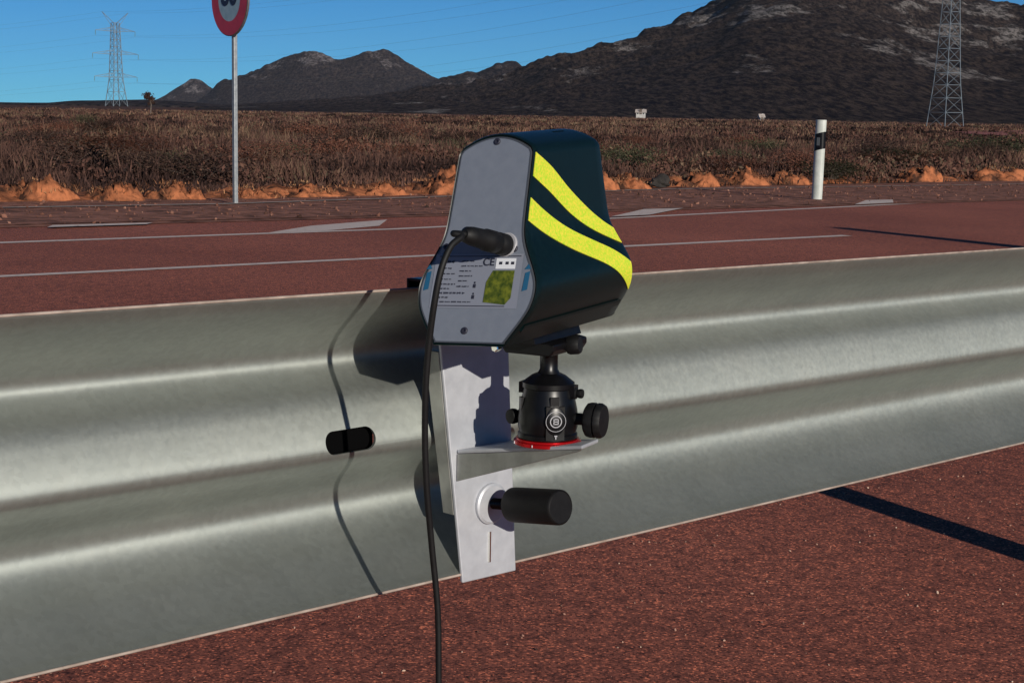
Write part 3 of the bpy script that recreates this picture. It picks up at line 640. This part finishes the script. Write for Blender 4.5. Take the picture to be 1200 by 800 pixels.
mb = MB(); n_ = 64; mb.add([c0+dn*.0145+(dx*math.cos(2*math.pi*i/n_)+up_*math.sin(2*math.pi*i/n_))*.31 for i in range(n_)], [tuple(range(n_))]); mb.build('sign_face', M['sign_white'], pl_)
mb = MB(); ring(mb, c0+dn*.0165, dn, .272, .440, 64, dx); mb.build('red_ring', M['sign_red'], pl_)
def text(name, body, size, origin, xdir, ydir, m, parent, depth=.0006, bold=.0, align='CENTER'):
    cu_ = bpy.data.curves.new(name, 'FONT'); cu_.body = body; cu_.size = size; cu_.extrude = depth; cu_.offset = bold; cu_.align_x = align; cu_.align_y = 'CENTER'
    to = bpy.data.objects.new(name+'_tmp', cu_); col.objects.link(to); bpy.context.view_layer.update()
    me = bpy.data.meshes.new_from_object(to.evaluated_get(bpy.context.evaluated_depsgraph_get())); bpy.data.objects.remove(to)
    z = Vector(xdir).cross(Vector(ydir)).normalized(); mt = Matrix((Vector(xdir).normalized(), Vector(ydir).normalized(), z)).transposed().to_4x4(); mt.translation = Vector(origin)
    me.transform(mt); me.name = name; me.materials.clear(); me.materials.append(m)
    o = bpy.data.objects.new(name, me); col.objects.link(o); o.parent = parent; return o
text('number', '80', .40, c0+dn*.0175+up_*.05, dx, up_, M['sign_black'], pl_, .001, .012)
mb = MB()
for z in (2.3, 2.7): mb.box((0, 0, z), (.11, .075, .035), (Vector((.62, -.78, 0)), Vector((.78, .62, 0)), Vector((0, 0, 1))))
mb.build('clamp', M['galv'], sg)

# ------------------------------------------------------------------ white marker post
de = empty('marker_post', W(22.61, 15.55, .012), 'white roadside marker post with a slanted black band and grey reflector', 'marker post')
de.rotation_euler = (0, R(1.0), R(-35))
HH = 1.27
def dpost(z0, z1, m, name, parent, ins=0., slant=.0):
    """arched hollow-looking section; the top is cut on a slant"""
    prof = [(-.085-ins, .03), (-.08-ins, -.015-ins), (-.05, -.04-ins), (0, -.052-ins), (.05, -.04-ins), (.08+ins, -.015-ins), (.085+ins, .03), (.045, .045+ins), (-.045, .045+ins)]
    n = len(prof); mb = MB()
    vs = [(x, y, z0 + x*slant) for x, y in prof] + [(x, y, z1 + x*slant*1.0) for x, y in prof]
    mb.add(vs, [(i, (i+1) % n, n+(i+1) % n, n+i) for i in range(n)] + [tuple(range(n))[::-1], tuple(range(n, 2*n))])
    return mb.build(name, m, parent, smooth=50)
dpost(-.05, HH, M['delin'], 'post', de, 0, 0)
dpost(.79, 1.06, M['black'], 'black_band', de, .0025, .28)
mb = MB(); mb.box((0, -.058, .925), (.05, .01, .13)); mb.build('reflector', M['reflector'], de, bevel=.003)

# ------------------------------------------------------------------ tall post off to the right whose shadow crosses the far lane
tp = empty('sign_post', Vector((8.55, 9.6, -.19)), 'tall thick tapered grey post standing beside the road outside the right edge', 'post')
mb = MB(); mb.bar((0, 0, 0), (0, 0, 3.1), .26, 16, .12); mb.build('post', M['galv'], tp, smooth=True)
mb = MB(); mb.lathe((0, 0, 3.1), (0, 0, 1), [(.125, 0), (.125, .02), (.10, .04)], 16); mb.build('cap', M['rubber'], tp)

# ------------------------------------------------------------------ guardrail
RN = 1.27; RB = .5575; RH = .311          # rail edge distance, bottom edge height at u~1.05, height
gr = empty('guardrail', W(0, RN), 'galvanised steel crash barrier with a double wave running across the picture', 'guardrail')
gl = gr.location.copy()
ctrl = [(0, .001), (.012, .002), (.05, .012), (.10, .034), (.15, .056), (.19, .069), (.225, .0755), (.265, .0745), (.305, .0635), (.345, .0485), (.38, .0400), (.42, .0335), (.46, .0280), (.50, .0235), (.53, .0225), (.56, .0265), (.60, .041), (.64, .058), (.68, .071), (.715, .076), (.755, .0765), (.80, .0700), (.845, .0575), (.89, .041), (.94, .022), (.975, .007), (.985, .002), (.992, -.002), (1.0, -.006)]
def cat(pts, k):
    out = []
    for i in range(len(pts)-1):
        p0, p1, p2, p3 = [np.array(pts[max(0, min(len(pts)-1, j))], float) for j in (i-1, i, i+1, i+2)]
        for q in range(k):
            t = q/k; out.append(.5*((2*p1)+(p2-p0)*t+(2*p0-5*p1+4*p2-p3)*t*t+(3*p1-p0-3*p2+p3)*t**3))
    out.append(np.array(pts[-1], float)); return out
prof = cat(ctrl, 4)                         # (t from top, depth away from the camera)
TH = .003
def rail_z(u): return RB + VV.z*(u-1.05)    # follows the slope of the road
def build_beam(u0_, u1_):
    mb = MB(); pts = []
    for (t, d) in prof: pts.append((d, RH*(1-t)))
    nrm = []
    for i in range(len(pts)):
        a = pts[max(0, i-1)]; b = pts[min(len(pts)-1, i+1)]; tx, tz = b[0]-a[0], b[1]-a[1]; l = math.hypot(tx, tz); nrm.append((-tz/l, tx/l))
    outer = pts; inner = [(p[0]+n[0]*TH, p[1]+n[1]*TH) for p, n in zip(pts, nrm)]
    loop = outer + inner[::-1]; k = len(loop); us = list(np.linspace(u0_, u1_, 13)); vs = []
    for u in us:
        for (d, z) in loop: p = UH*u + NN*(RN+d); vs.append((p.x-gl.x, p.y-gl.y, rail_z(u)+z-gl.z))
    fs = [(j*k+i, j*k+(i+1) % k, (j+1)*k+(i+1) % k, (j+1)*k+i) for j in range(len(us)-1) for i in range(k)] + [tuple(range(k))[::-1], tuple(range((len(us)-1)*k, len(us)*k))]
    mb.add(vs, fs); return mb.build('beam', M['rail'], gr)
beam = build_beam(-3.2, 9.0)
mb = MB()
for zz, dd in ((RH+.0005, -.0003), (0.0, -.0068)):
    a_, b_ = [UH*u + NN*(RN+dd) for u in (-3.2, 9.0)]
    mb = MB(); mb.bar((a_.x-gl.x, a_.y-gl.y, rail_z(-3.2)+zz-gl.z), (b_.x-gl.x, b_.y-gl.y, rail_z(9.0)+zz-gl.z), .0014, 10); mb.build('rolled_edge', M['zinc'], gr, smooth=True)
# bolt slots cut through the middle of the beam
def slot_cutter(u, zc, L, Hh):
    mb = MB(); c = UH*u + NN*(RN+.03) - gl; c = Vector((c.x, c.y, zc-gl.z)); n = 16; ring_ = []
    for s, a0 in ((1, -90), (-1, 90)):
        for i in range(n+1): a = R(a0+180*i/n); ring_.append((s*(L/2-Hh/2)+math.cos(a)*Hh/2, math.sin(a)*Hh/2))
    k = len(ring_); vs = [c + UH*x + Vector((0, 0, z)) + NN*q for q in (-.05, .05) for x, z in ring_]
    mb.add(vs, [(i, (i+1) % k, k+(i+1) % k, k+i) for i in range(k)] + [tuple(range(k))[::-1], tuple(range(k, 2*k))]); return mb.build('cutter', M['rail'])
for su in (1.0742, -.93+.0, 3.64, 5.6):
    if su == -.93: continue
    c = slot_cutter(su, rail_z(su)+RH*.5+.001, .066, .0235); c.location = gl
    md = beam.modifiers.new('slot', 'BOOLEAN'); md.operation = 'DIFFERENCE'; md.object = c; md.solver = 'EXACT'
    bpy.context.view_layer.update()
    nm = bpy.data.meshes.new_from_object(beam.evaluated_get(bpy.context.evaluated_depsgraph_get()))
    beam.modifiers.clear(); beam.data = nm; bpy.data.objects.remove(c)
smooth_by_angle(beam.data, 40)
mb = MB(); c = UH*1.0742 + NN*(RN+.049) - gl; mb.box((c.x, c.y, rail_z(1.0742)+RH*.5-gl.z), (.085, .022, .030), (UH, NN, Vector((0, 0, 1)))); mb.build('slot_shade_block', M['slot_shade'], gr, bevel=.003)  # added black block behind the slot, in place of the shaded ground beyond
for pu in (-.62, 3.64, 7.64):
    b = UH*pu + NN*(RN-.055) - gl; mb = MB()
    zz = float(gz_u(pu))-gl.z
    for q in (-1, 1): mb.box((b.x+UH.x*q*.048, b.y+UH.y*q*.048, zz+.42), (.006, .10, .90), (UH, NN, Vector((0, 0, 1))))
    mb.box((b.x-NN.x*.047, b.y-NN.y*.047, zz+.42), (.09, .006, .90), (UH, NN, Vector((0, 0, 1))))
    mb.build('post', M['galv'], gr)
    mb = MB(); c = UH*pu + NN*(RN+.012) - gl; mb.lathe((c.x, c.y, rail_z(pu)+RH*.5-gl.z), -NN, [(.02, -.03), (.02, 0), (.013, .001), (.013, .012)], 6); mb.build('bolt', M['galv'], gr)

# ------------------------------------------------------------------ clamp bracket on the rail
Z3 = Vector((0, 0, 1))
def at(u, n, z): p = UH*u + NN*n; return Vector((p.x, p.y, z))
bo = at(1.16, 1.22, .64)
br = empty('mounting_bracket', bo, 'grey bent metal bracket clamped over the guardrail carrying the ball head', 'bracket')
def plate(name, quad, tvec, m, bevel=.0012):
    q = [Vector(p)-bo for p in quad]; mb = MB(); mb.add(q+[p+tvec for p in q], [(0, 1, 2, 3), (7, 6, 5, 4), (0, 4, 5, 1), (1, 5, 6, 2), (2, 6, 7, 3), (3, 7, 4, 0)])
    return mb.build(name, m, br, bevel=bevel)
T = .004
PN = 1.261
plate('upright_plate', [at(1.158, PN, .8725), at(1.262, PN, .8725), at(1.2848, PN, .545), at(1.2033, PN, .5463)], NN*T, M['alu'])
plate('side_flange', [at(1.1678, PN+.0045, .80), at(1.1678, PN+.026, .80), at(1.1925, PN+.021, .622), at(1.1925, PN+.0045, .622)], UH*.003, M['alu_dark'], .0006)
plate('top_hook', [at(1.150, PN+.0045, .8735), at(1.270, PN+.0045, .8725), at(1.270, 1.292, .8725), at(1.150, 1.292, .8735)], Z3*.003, M['black'], .0006)
plate('hook_lip', [at(1.150, 1.293, .876), at(1.270, 1.293, .875), at(1.270, 1.293, .845), at(1.150, 1.293, .846)], NN*.003, M['black'], .0006)
plate('shelf', [at(1.191, PN-.0015, .6900), at(1.274, PN-.0015, .6900), at(1.256, 1.118, .7150), at(1.191, 1.081, .7225)], Z3*T, M['alu'])
mb = MB(); g3 = [at(1.191, PN-.0015, .6895)-bo, at(1.191, 1.083, .7220)-bo, at(1.191, 1.086, .7195)-bo, at(1.191, PN-.0015, .6600)-bo]
mb.add(g3+[p+UH*.003 for p in g3], [(0, 1, 2, 3), (7, 6, 5, 4), (0, 4, 5, 1), (1, 5, 6, 2), (2, 6, 7, 3), (3, 7, 4, 0)]); mb.build('gusset', M['alu_dark'], br, bevel=.0006)
mb = MB(); sc0 = at(1.2427, PN-.0005, .6280)-bo; ax = (at(1.2427, 1.1587, .6422)-at(1.2427, PN, .6280)).normalized()
mb.lathe(sc0, -NN, [(.0225, 0), (.0225, .003), (.0205, .004), (.020, .0045), (.012, .0046)], 40); mb.build('washer', M['alu'], br, smooth=True)
mb = MB(); pr = [(.0052, -.004)]
for k in range(20): pr += [(.0062, -.003+k*.0021), (.0052, -.00195+k*.0021)]
mb.lathe(sc0, ax, pr, 16); scr = mb.build('clamp_screw', M['black'], br, smooth=30)
mb = MB(); mb.lathe(sc0, ax, [(.010, .030), (.0140, .0325), (.0184, .035), (.0188, .040), (.0188, .1020), (.0185, .1045), (.0170, .106), (.0165, .1052), (.0, .1052)], 48, fr=lambda t, h: 1-.018*(max(0, math.cos(t*18))**3 if .040 < h < .102 else 0)); mb.build('grip', M['rubber'], scr, smooth=40)
mb = MB(); mb.box(at(1.2418, PN-.001, .580)-bo, (.0020, .003, .034), (UH, NN, Z3)); mb.build('slit', M['chrome'], br)

# ------------------------------------------------------------------ ball head
bc = at(1.2140, 1.150, .7150)
bh = empty('ball_head', bc, 'black tripod ball head with a red base ring standing on the bracket shelf', 'ball head')
side = Vector((.93, -.36, 0)).normalized()
mb = MB(); mb.lathe((0, 0, 0), Z3, [(.0325, 0), (.0345, .0008), (.0345, .0040), (.0320, .0052), (.0320, .0066)], 64); mb.build('base_ring', M['red_anod'], bh, smooth=True)
mb = MB(); mb.lathe((0, 0, .0065), Z3, [(.028, 0), (.0305, .001), (.0305, .005), (.0290, .0065), (.0305, .012), (.0308, .020), (.0297, .030), (.0275, .040), (.0258, .047), (.0252, .051), (.0265, .052), (.0265, .057), (.0220, .0605), (.0175, .0640), (.0120, .0665)], 64)
for a_, w_, h_0, z0 in ((side, .013, .012, .0560), (-side, .014, .011, .0570), (side*.55+Vector((-.3, -.8, 0)), .009, .016, .044), (-side*.8+Vector((0, -.5, 0)), .008, .018, .040)):
    d_1 = a_.normalized(); mb.box(d_1*.0252+Z3*z0, (.009, w_, h_0), (d_1, Vector((-d_1.y, d_1.x, 0)), Z3))
mb.box(Vector((.22, -.975, 0))*.0285+Z3*.026, (.006, .019, .034), (Vector((.22, -.975, 0)), Vector((.975, .22, 0)), Z3))
body = mb.build('body', M['black'], bh, smooth=30)
mb = MB()
for k in range(8):
    a = -1.25+2*math.pi*k/8; mb.box(Vector((math.cos(a)*.0356, math.sin(a)*.0356, .0028)), (.0006, .0006 if k % 4 else .0050, .0024), (Vector((math.cos(a), math.sin(a), 0)), Vector((-math.sin(a), math.cos(a), 0)), Z3))
mb.build('scale_marks', M['white'], bh)
mb = MB(); mb.lathe((0, 0, .073), Z3, [(.0125, -.003), (.0108, .001), (.0092, .004), (.0092, .023), (.0118, .025)], 32); mb.build('ball_stem', M['black'], bh, smooth=60)
def knob(c, ax_, r, L, name, neck=.02):
    mb = MB(); mb.lathe(c, ax_, [(.006, -neck), (.006, 0), (r*.78, .001), (r*.95, .003), (r, .006), (r, L*.55), (r*.86, L*.58), (r*.86, L*.64), (r, L*.67), (r, L-.003), (r*.9, L), (.0, L+.0005)], 48, fr=lambda t, h: 1-.045*(max(0, math.cos(t*14))**2 if h > .005 and h < L*.95 else 0)); return mb.build(name, M['rubber'], bh, smooth=40)
knob(side*.040+Z3*.0280, side, .0178, .020, 'locking_knob')
knob(-side*.033+Vector((0, 0, .026)), Vector((-.8, -.6, 0)).normalized(), .008, .010, 'friction_knob')
knob(side*.030+Vector((.0, 0, .054)), Vector((.9, -.4, 0)).normalized(), .0048, .007, 'panning_knob', .01)
fd = Vector((.22, -.975, 0)).normalized(); fx = Vector((-fd.y, fd.x, 0)); bcn = fd*.0328+Z3*.0285+Vector((0, 0, .0))
mb = MB(); mb.lathe(bcn-fd*.004, fd, [(.0105, 0), (.0105, .0035), (.0095, .0042)], 40, xdir=Z3, fr=lambda t, h: 1+.35*abs(math.cos(t))**3); bdg = mb.build('badge', M['black'], bh, smooth=True)
mb = MB(); ring(mb, bcn+fd*.0008, fd, .0099, .0104, 40, fx); ring(mb, bcn+fd*.0011, fd, .0052, .0062, 32, fx)
mb.build('badge_ring', M['mark'], bdg)
mb = MB()
for a, b, c_, d in ((-.0022, 0, .0010, .006), (.0022, 0, .0010, .006), (0, .0025, .0050, .0010), (0, 0, .0050, .0010), (0, -.0025, .0050, .0010), (0, -.0145, .0030, .0012), (0, -.0165, .0012, .0026)):
    mb.box(bcn+fd*.0012+fx*a+Z3*b, (c_, .0006, d), (fx, fd, Z3))
mb.build('badge_emblem', M['mark'], bdg)

# ------------------------------------------------------------------ speed radar
O = Vector((-.0406, 1.5463, .8311)); yaw, pt, rl = R(30.47), R(2.24), R(3.61)
AX = Vector((math.sin(yaw)*math.cos(pt), math.cos(yaw)*math.cos(pt), math.sin(pt)))
rr_ = Vector((math.cos(yaw), -math.sin(yaw), 0)); kk = rr_.cross(AX)
R2 = rr_*math.cos(rl)+kk*math.sin(rl); K2 = -rr_*math.sin(rl)+kk*math.cos(rl)
DD, LB, LF, HT = .2265, .40, .115, .1823
half = [(0, .0389), (.010, .0465), (.022, .0555), (.034, .0625), (.047, .0658), (.059, .0650), (.071, .0600), (.083, .0535), (.095, .0478), (.107, .0450), (.125, .0440), (.155, .0431), (.1735, .0425)]
hs_ = cat(half, 4)
def wid(z): return float(np.interp(z, [p[0] for p in hs_], [p[1] for p in hs_]))
top = [(HT+.0125*math.sqrt(max(0, 1-(s/.0424)**2))**1.0*1.0 if abs(s) < .0424 else .1795, s) for s in np.linspace(.0415, -.0415, 17)]
top = [(.1765, .0422), (.1792, .0410)] + [(.1800+.0145*(1-(s/.0424)**2), s) for s in np.linspace(.0385, -.0385, 17)] + [(.1792, -.0410), (.1765, -.0422)]
loop_ = [(float(z), float(w_)) for z, w_ in hs_] + [(z, s) for z, s in top] + [(float(z), -float(w_)) for z, w_ in hs_[::-1]]   # (z, s)
def DP(s, z, f, off=0.):
    a = LB*z + f*(DD-LF*z-LB*z); return R2*s + K2*z + AX*(a+off)
sr = empty('speed_radar', O, 'dark green roadside speed radar box with grey back panel and two lime yellow stripes', 'radar')
def inset(loop, d):
    out = []; n = len(loop)
    for i in range(n):
        a = loop[i-1]; b = loop[(i+1) % n]; tz, ts = b[0]-a[0], b[1]-a[1]; l = math.hypot(tz, ts) or 1; out.append((loop[i][0]+ts/l*d, loop[i][1]-tz/l*d))
    return out
# housing skin: back rim recess, body, chamfered front
mb = MB(); n = len(loop_); lay = [(inset(loop_, .0035), 0, .0015), (inset(loop_, .0008), 0, -.0010), (loop_, 0, .0012)] + [(loop_, f, 0) for f in np.linspace(.05, .955, 14)] + [(inset(loop_, .0015), .985, 0), (inset(loop_, .006), 1.0, 0)]
vs = []
for lp, f, off in lay:
    for z, s in lp: vs.append(DP(s, z, f, off))
mb.add(vs, [(j*n+i, j*n+(i+1) % n, (j+1)*n+(i+1) % n, (j+1)*n+i) for j in range(len(lay)-1) for i in range(n)] + [tuple(range(n))[::-1], tuple(range((len(lay)-1)*n, len(lay)*n))])
mb.build('housing', M['housing'], sr, smooth=28)
mb = MB()
for s in (-1, 1):       # moulded ledge that runs along each lower flank
    q = [(.012, .0505), (.016, .0535), (.0185, .0545), (.015, .049)]
    vs = [DP(s*b, a, f) for f in (.03, .93) for a, b in q]; mb.add(vs, [(i, (i+1) % 4, 4+(i+1) % 4, 4+i) for i in range(4)]+[(3, 2, 1, 0), (4, 5, 6, 7)])
mb.build('side_ledge', M['housing'], sr)
mb = MB(); lp = inset(loop_, .0042); nb = (AX - K2*LB).normalized()*-1
vs = [DP(s, z, 0, -.0012) for z, s in lp] + [DP(s, z, 0, .004) for z, s in lp]
mb.add(vs, [tuple(range(n)), tuple(range(n, 2*n))[::-1]] + [(i, n+i, n+(i+1) % n, (i+1) % n) for i in range(n)])
bp_ = mb.build('back_panel', M['panel'], sr)
mb = MB(); lpi = inset(loop_, .0036); vs = [DP(s, z, 0, -.0014) for z, s in inset(loop_, .0030)] + [DP(s, z, 0, -.0014) for z, s in inset(loop_, .0044)] + [DP(s, z, 0, .002) for z, s in inset(loop_, .0030)]
mb.add(vs, [(i, (i+1) % n, n+(i+1) % n, n+i) for i in range(n)]+[(i, 2*n+i, 2*n+(i+1) % n, (i+1) % n) for i in range(n)]); mb.build('panel_edge', M['rim'], bp_)
PB = lambda s, z, off=-.0018: DP(s, z, 0, off)
pz = (K2+AX*LB).normalized()
for s, z in ((0, .187), (.036, .088), (-.006, .014), (-.04, .090)):
    mb = MB(); mb.lathe(PB(s, z, -.0012), nb, [(.0034, 0), (.0034, .001), (.0026, .0016), (.0014, .0016), (.0014, .0006)], 20); mb.build('screw', M['ink'], bp_, smooth=True)
def patch(name, s0, s1, z0, z1, m, off=-.0018, parent=bp_, nseg=1):
    mb = MB(); mb.add([PB(s0, z0, off), PB(s1, z0, off), PB(s1, z1, off), PB(s0, z1, off)], [(0, 1, 2, 3)]); return mb.build(name, m, parent)
M['plate_label'] = mat('label_film', (.19, .205, .25), .4)
patch('info_label', -.050, .047, .0345, .0835, M['plate_label'], -.0017)
mb = MB()
def ln(s0, s1, z, h=.0009):
    mb.add([PB(s0, z-h/2, -.0021), PB(s1, z-h/2, -.0021), PB(s1, z+h/2, -.0021), PB(s0, z+h/2, -.0021)], [(0, 1, 2, 3)])
ln(-.046, .045, .0815, .0007); ln(-.047, .034, .0365, .0007)
rl_ = random.Random(4)
def wordline(s0, s1, z, h):
    s = s0
    while s < s1:
        w_ = rl_.uniform(.002, .006); e = min(s+w_, s1)
        q = s
        while q < e: ln(q, min(q+.0011, e), z+rl_.uniform(-.0001, .0001), h*rl_.uniform(.6, 1.1)); q += .0015
        s = e+.0012
for z, a, b, h in ((.0765, -.040, -.028, .0024), (.0705, -.041, -.030, .0012), (.0655, -.042, -.026, .0012), (.0605, -.042, -.028, .0012), (.0560, -.043, -.024, .0014), (.0520, -.044, -.030, .0012), (.0480, -.044, -.012, .0016), (.0440, -.045, -.030, .0013),
                   (.0770, -.020, -.006, .0014), (.0725, -.020, .004, .0012), (.0680, -.021, -.008, .0012), (.0635, -.021, -.006, .0012), (.0590, -.021, -.010, .0012), (.0540, -.022, -.008, .0014), (.0400, -.046, -.004, .0012)): wordline(a, b, z, h)
mb.build('printed_text', M['ink'], bp_)
text('certification_mark', 'CE', .0105, PB(.0105, .0760, -.0024), R2, pz, M['ink'], bp_, .0001, .0001)
mb = MB()
for z in (.0545, .0445): mb.box(PB(-.002, z, -.0021), (.0028, .0035, .0003), (R2, pz, nb)); mb.box(PB(-.002, z+.003, -.0021), (.0014, .0018, .0003), (R2, pz, nb))
mb.build('printed_symbol', M['ink'], bp_)
patch('white_sticker', .0185, .0400, .0700, .0795, M['white'], -.0022)
mb = MB()
for s in (.022, .029, .035): mb.add([PB(s, .0740, -.0025), PB(s+.0035, .0740, -.0025), PB(s+.0035, .0765, -.0025), PB(s, .0765, -.0025)], [(0, 1, 2, 3)])
mb.build('sticker_print', M['ink'], bp_)
mb = MB(); mb.add([PB(.010, .0400, -.0023), PB(.034, .0380, -.0023), PB(.0395, .0440, -.0023), PB(.0400, .0685, -.0023), PB(.0165, .0685, -.0023), PB(.0105, .058, -.0023)], [(0, 1, 2, 3, 4, 5)]); mb.build('green_sticker', M['holo'], bp_)
for s, sg_ in ((-.0565, -1), (.0530, 1)):
    mb = MB(); mb.add([PB(s-.0028, .050), PB(s+.0028, .0515), PB(s+.0036, .068), PB(s-.0014, .0665)], [(0, 1, 2, 3)]); mb.add([PB(s-.0028, .0695), PB(s+.004, .070), PB(s+.001, .0745)], [(0, 1, 2)]); mb.build('blue_mark', M['blue'], bp_)
# reflective stripes on the right flank
def stripe(zt, zb, name='reflective_stripe'):
    mb = MB(); nf, nz = 40, 10; th = .0007; vs = []
    for o_ in (th, -.0006):
        for i in range(nf+1):
            f = .012+.952*i/nf
            for j in range(nz+1):
                z = zb(f)+(zt(f)-zb(f))*j/nz; dz = .0005; sl = (wid(z+dz)-wid(z-dz))/(2*dz); l = math.hypot(1, sl)
                vs.append(DP(wid(z)+o_/l, z-o_*sl/l, f))
    q = nz+1; N2 = (nf+1)*q; fs = []
    for i in range(nf):
        for j in range(nz): a = i*q+j; fs += [(a, a+1, a+q+1, a+q), (N2+a, N2+a+q, N2+a+q+1, N2+a+1)]
        fs += [(i*q, (i+1)*q, N2+(i+1)*q, N2+i*q), (i*q+nz, N2+i*q+nz, N2+(i+1)*q+nz, (i+1)*q+nz)]
    for j in range(nz): fs += [(j, N2+j, N2+j+1, j+1), (nf*q+j, nf*q+j+1, N2+nf*q+j+1, N2+nf*q+j)]
    mb.add(vs, fs); return mb.build(name, M['lime'], sr, smooth=30)
def I(xs, ys):
    c_ = cat(list(zip(xs, ys)), 12); X_ = [p[0] for p in c_]; Y_ = [p[1] for p in c_]
    return lambda f: float(np.interp(f, X_, Y_))
stripe(I([0, .25, .5, .75, 1], [.1765, .160, .136, .112, .088]), I([0, .25, .5, .75, 1], [.1545, .136, .113, .092, .0735]))
stripe(I([0, .2, .45, .7, .85, 1], [.135, .119, .100, .082, .070, .052]), I([0, .2, .45, .7, .85, 1], [.114, .098, .078, .060, .045, .022]))
mb = MB(); mb.add([DP(-.018, .1928, .62), DP(.016, .1931, .62), DP(.016, .1931, .80), DP(-.018, .1928, .80)], [(0, 1, 2, 3)]); mb.build('top_label', mat('pale_blue_print', (.12, .22, .34), .4), sr)
mb = MB(); nfz = [(z, s) for z, s in inset(loop_, .009)]; mb.add([DP(s, z, 1.0, .0006) for z, s in nfz], [tuple(range(len(nfz)))]); mb.build('front_window', mat('front_window', (.01, .01, .012), .08), sr)
mb = MB(); mb.lathe(PB(.0265, .0915, -.0012), nb, [(.0118, 0), (.0118, .0015), (.0110, .0022), (.0105, .0022)], 36); mb.build('socket', M['mark'], bp_, smooth=True)
# quick release clamp between the head and the box
cpo = at(1.2070, 1.150, .8135) - bc; cdir = AX.copy(); cdir.z = .02; cdir.normalize(); cs = Vector((cdir.y, -cdir.x, 0)).normalized(); cup = cs.cross(cdir)
mb = MB(); prq = [(-.026, 0), (-.030, .006), (-.030, .012), (-.022, .0135), (.022, .0135), (.030, .012), (.030, .006), (.026, 0)]; vs = [cpo + cs*a + cup*(b-.002) + cdir*q for q in (-.035, .035) for a, b in prq]; k = len(prq)
mb.add(vs, [(i, (i+1) % k, k+(i+1) % k, k+i) for i in range(k)]+[tuple(range(k))[::-1], tuple(range(k, 2*k))]); tc_ = mb.build('top_clamp', M['black'], bh, bevel=.0015)
mb = MB(); mb.lathe(cpo+cup*.005+cs*.026, Vector((.93, -.36, .12)).normalized(), [(.005, -.008), (.005, 0), (.0085, .001), (.0095, .004), (.0095, .011), (.0080, .014), (0, .0142)], 28, fr=lambda t, h: 1-.06*max(0, math.cos(t*10))); mb.build('clamp_knob', M['rubber'], tc_, smooth=40)
mb = MB(); mb.lathe(cpo+cup*.003-cs*.034-cdir*.038, -cdir, [(.0045, -.004), (.0045, .003), (.0035, .004), (0, .004)], 6); mb.build('bolt', M['chrome'], tc_)
# dovetail plate under the housing
mb = MB(); vs = []
c_t = Vector(cpo)+bc-O
ctr = c_t + cup*.0118
pq = [(-.021, 0), (-.0165, .0125), (.0165, .0125), (.021, 0)]
vs = [ctr + cs*a + cup*b + cdir*q for q in (-.055, .040) for a, b in pq]
mb.add(vs, [(0, 1, 5, 4), (1, 2, 6, 5), (2, 3, 7, 6), (3, 0, 4, 7), (3, 2, 1, 0), (4, 5, 6, 7)]); mb.build('dovetail_plate', M['black'], sr, bevel=.001)

# ------------------------------------------------------------------ power cable
p0 = O + PB(.0265, .0915, -.0035); pd = (nb + R2*-.12 - K2*.12).normalized()
cb = empty('power_cable', p0, 'black power cable plugged into the back panel and hanging to the ground', 'cable')
mb = MB(); mb.lathe((0, 0, 0), pd, [(.0100, 0), (.0105, .001), (.0105, .012), (.0098, .013), (.0098, .016), (.0105, .017), (.0105, .030), (.0094, .032), (.0088, .050), (.0075, .058), (.0045, .061)], 32, fr=lambda t, h: 1-.05*(max(0, math.cos(t*12)) if .002 < h < .011 else 0)); mb.build('plug', M['rubber'], cb, smooth=40)
tip = pd*.060
path = [tip-pd*.010, tip, tip+pd*.010+Vector((-.004, 0, -.001))] + [Vector(q) for q in ((-0.0393, -0.0561, 0.0117), (-0.0488, -0.0657, 0.003), (-0.0567, -0.0737, -0.0171), (-0.0624, -0.0738, -0.0472), (-0.067, -0.067, -0.083), (-0.07, -0.0602, -0.1233), (-0.0709, -0.0497, -0.1728), (-0.0693, -0.0409, -0.223), (-0.0644, -0.029, -0.2832), (-0.0584, -0.0228, -0.3473), (-0.0569, -0.0214, -0.4111), (-0.0563, -0.0207, -0.4711), (-0.0565, -0.021, -0.5923), (-0.0551, -0.0196, -0.7259))]
q_ = path[-1]; gz = -.012 - p0.z
path += [Vector((q_.x, q_.y-.01, gz+.09)), Vector((q_.x-.02, q_.y-.05, gz+.012)), Vector((q_.x-.10, q_.y-.16, gz+.005)), Vector((q_.x-.3, q_.y-.3, gz+.005)), Vector((q_.x-.6, q_.y-.25, gz+.007))]
mb = tube_pts(path, .0031, 12); mb.build('cord', M['rubber'], cb, smooth=60)
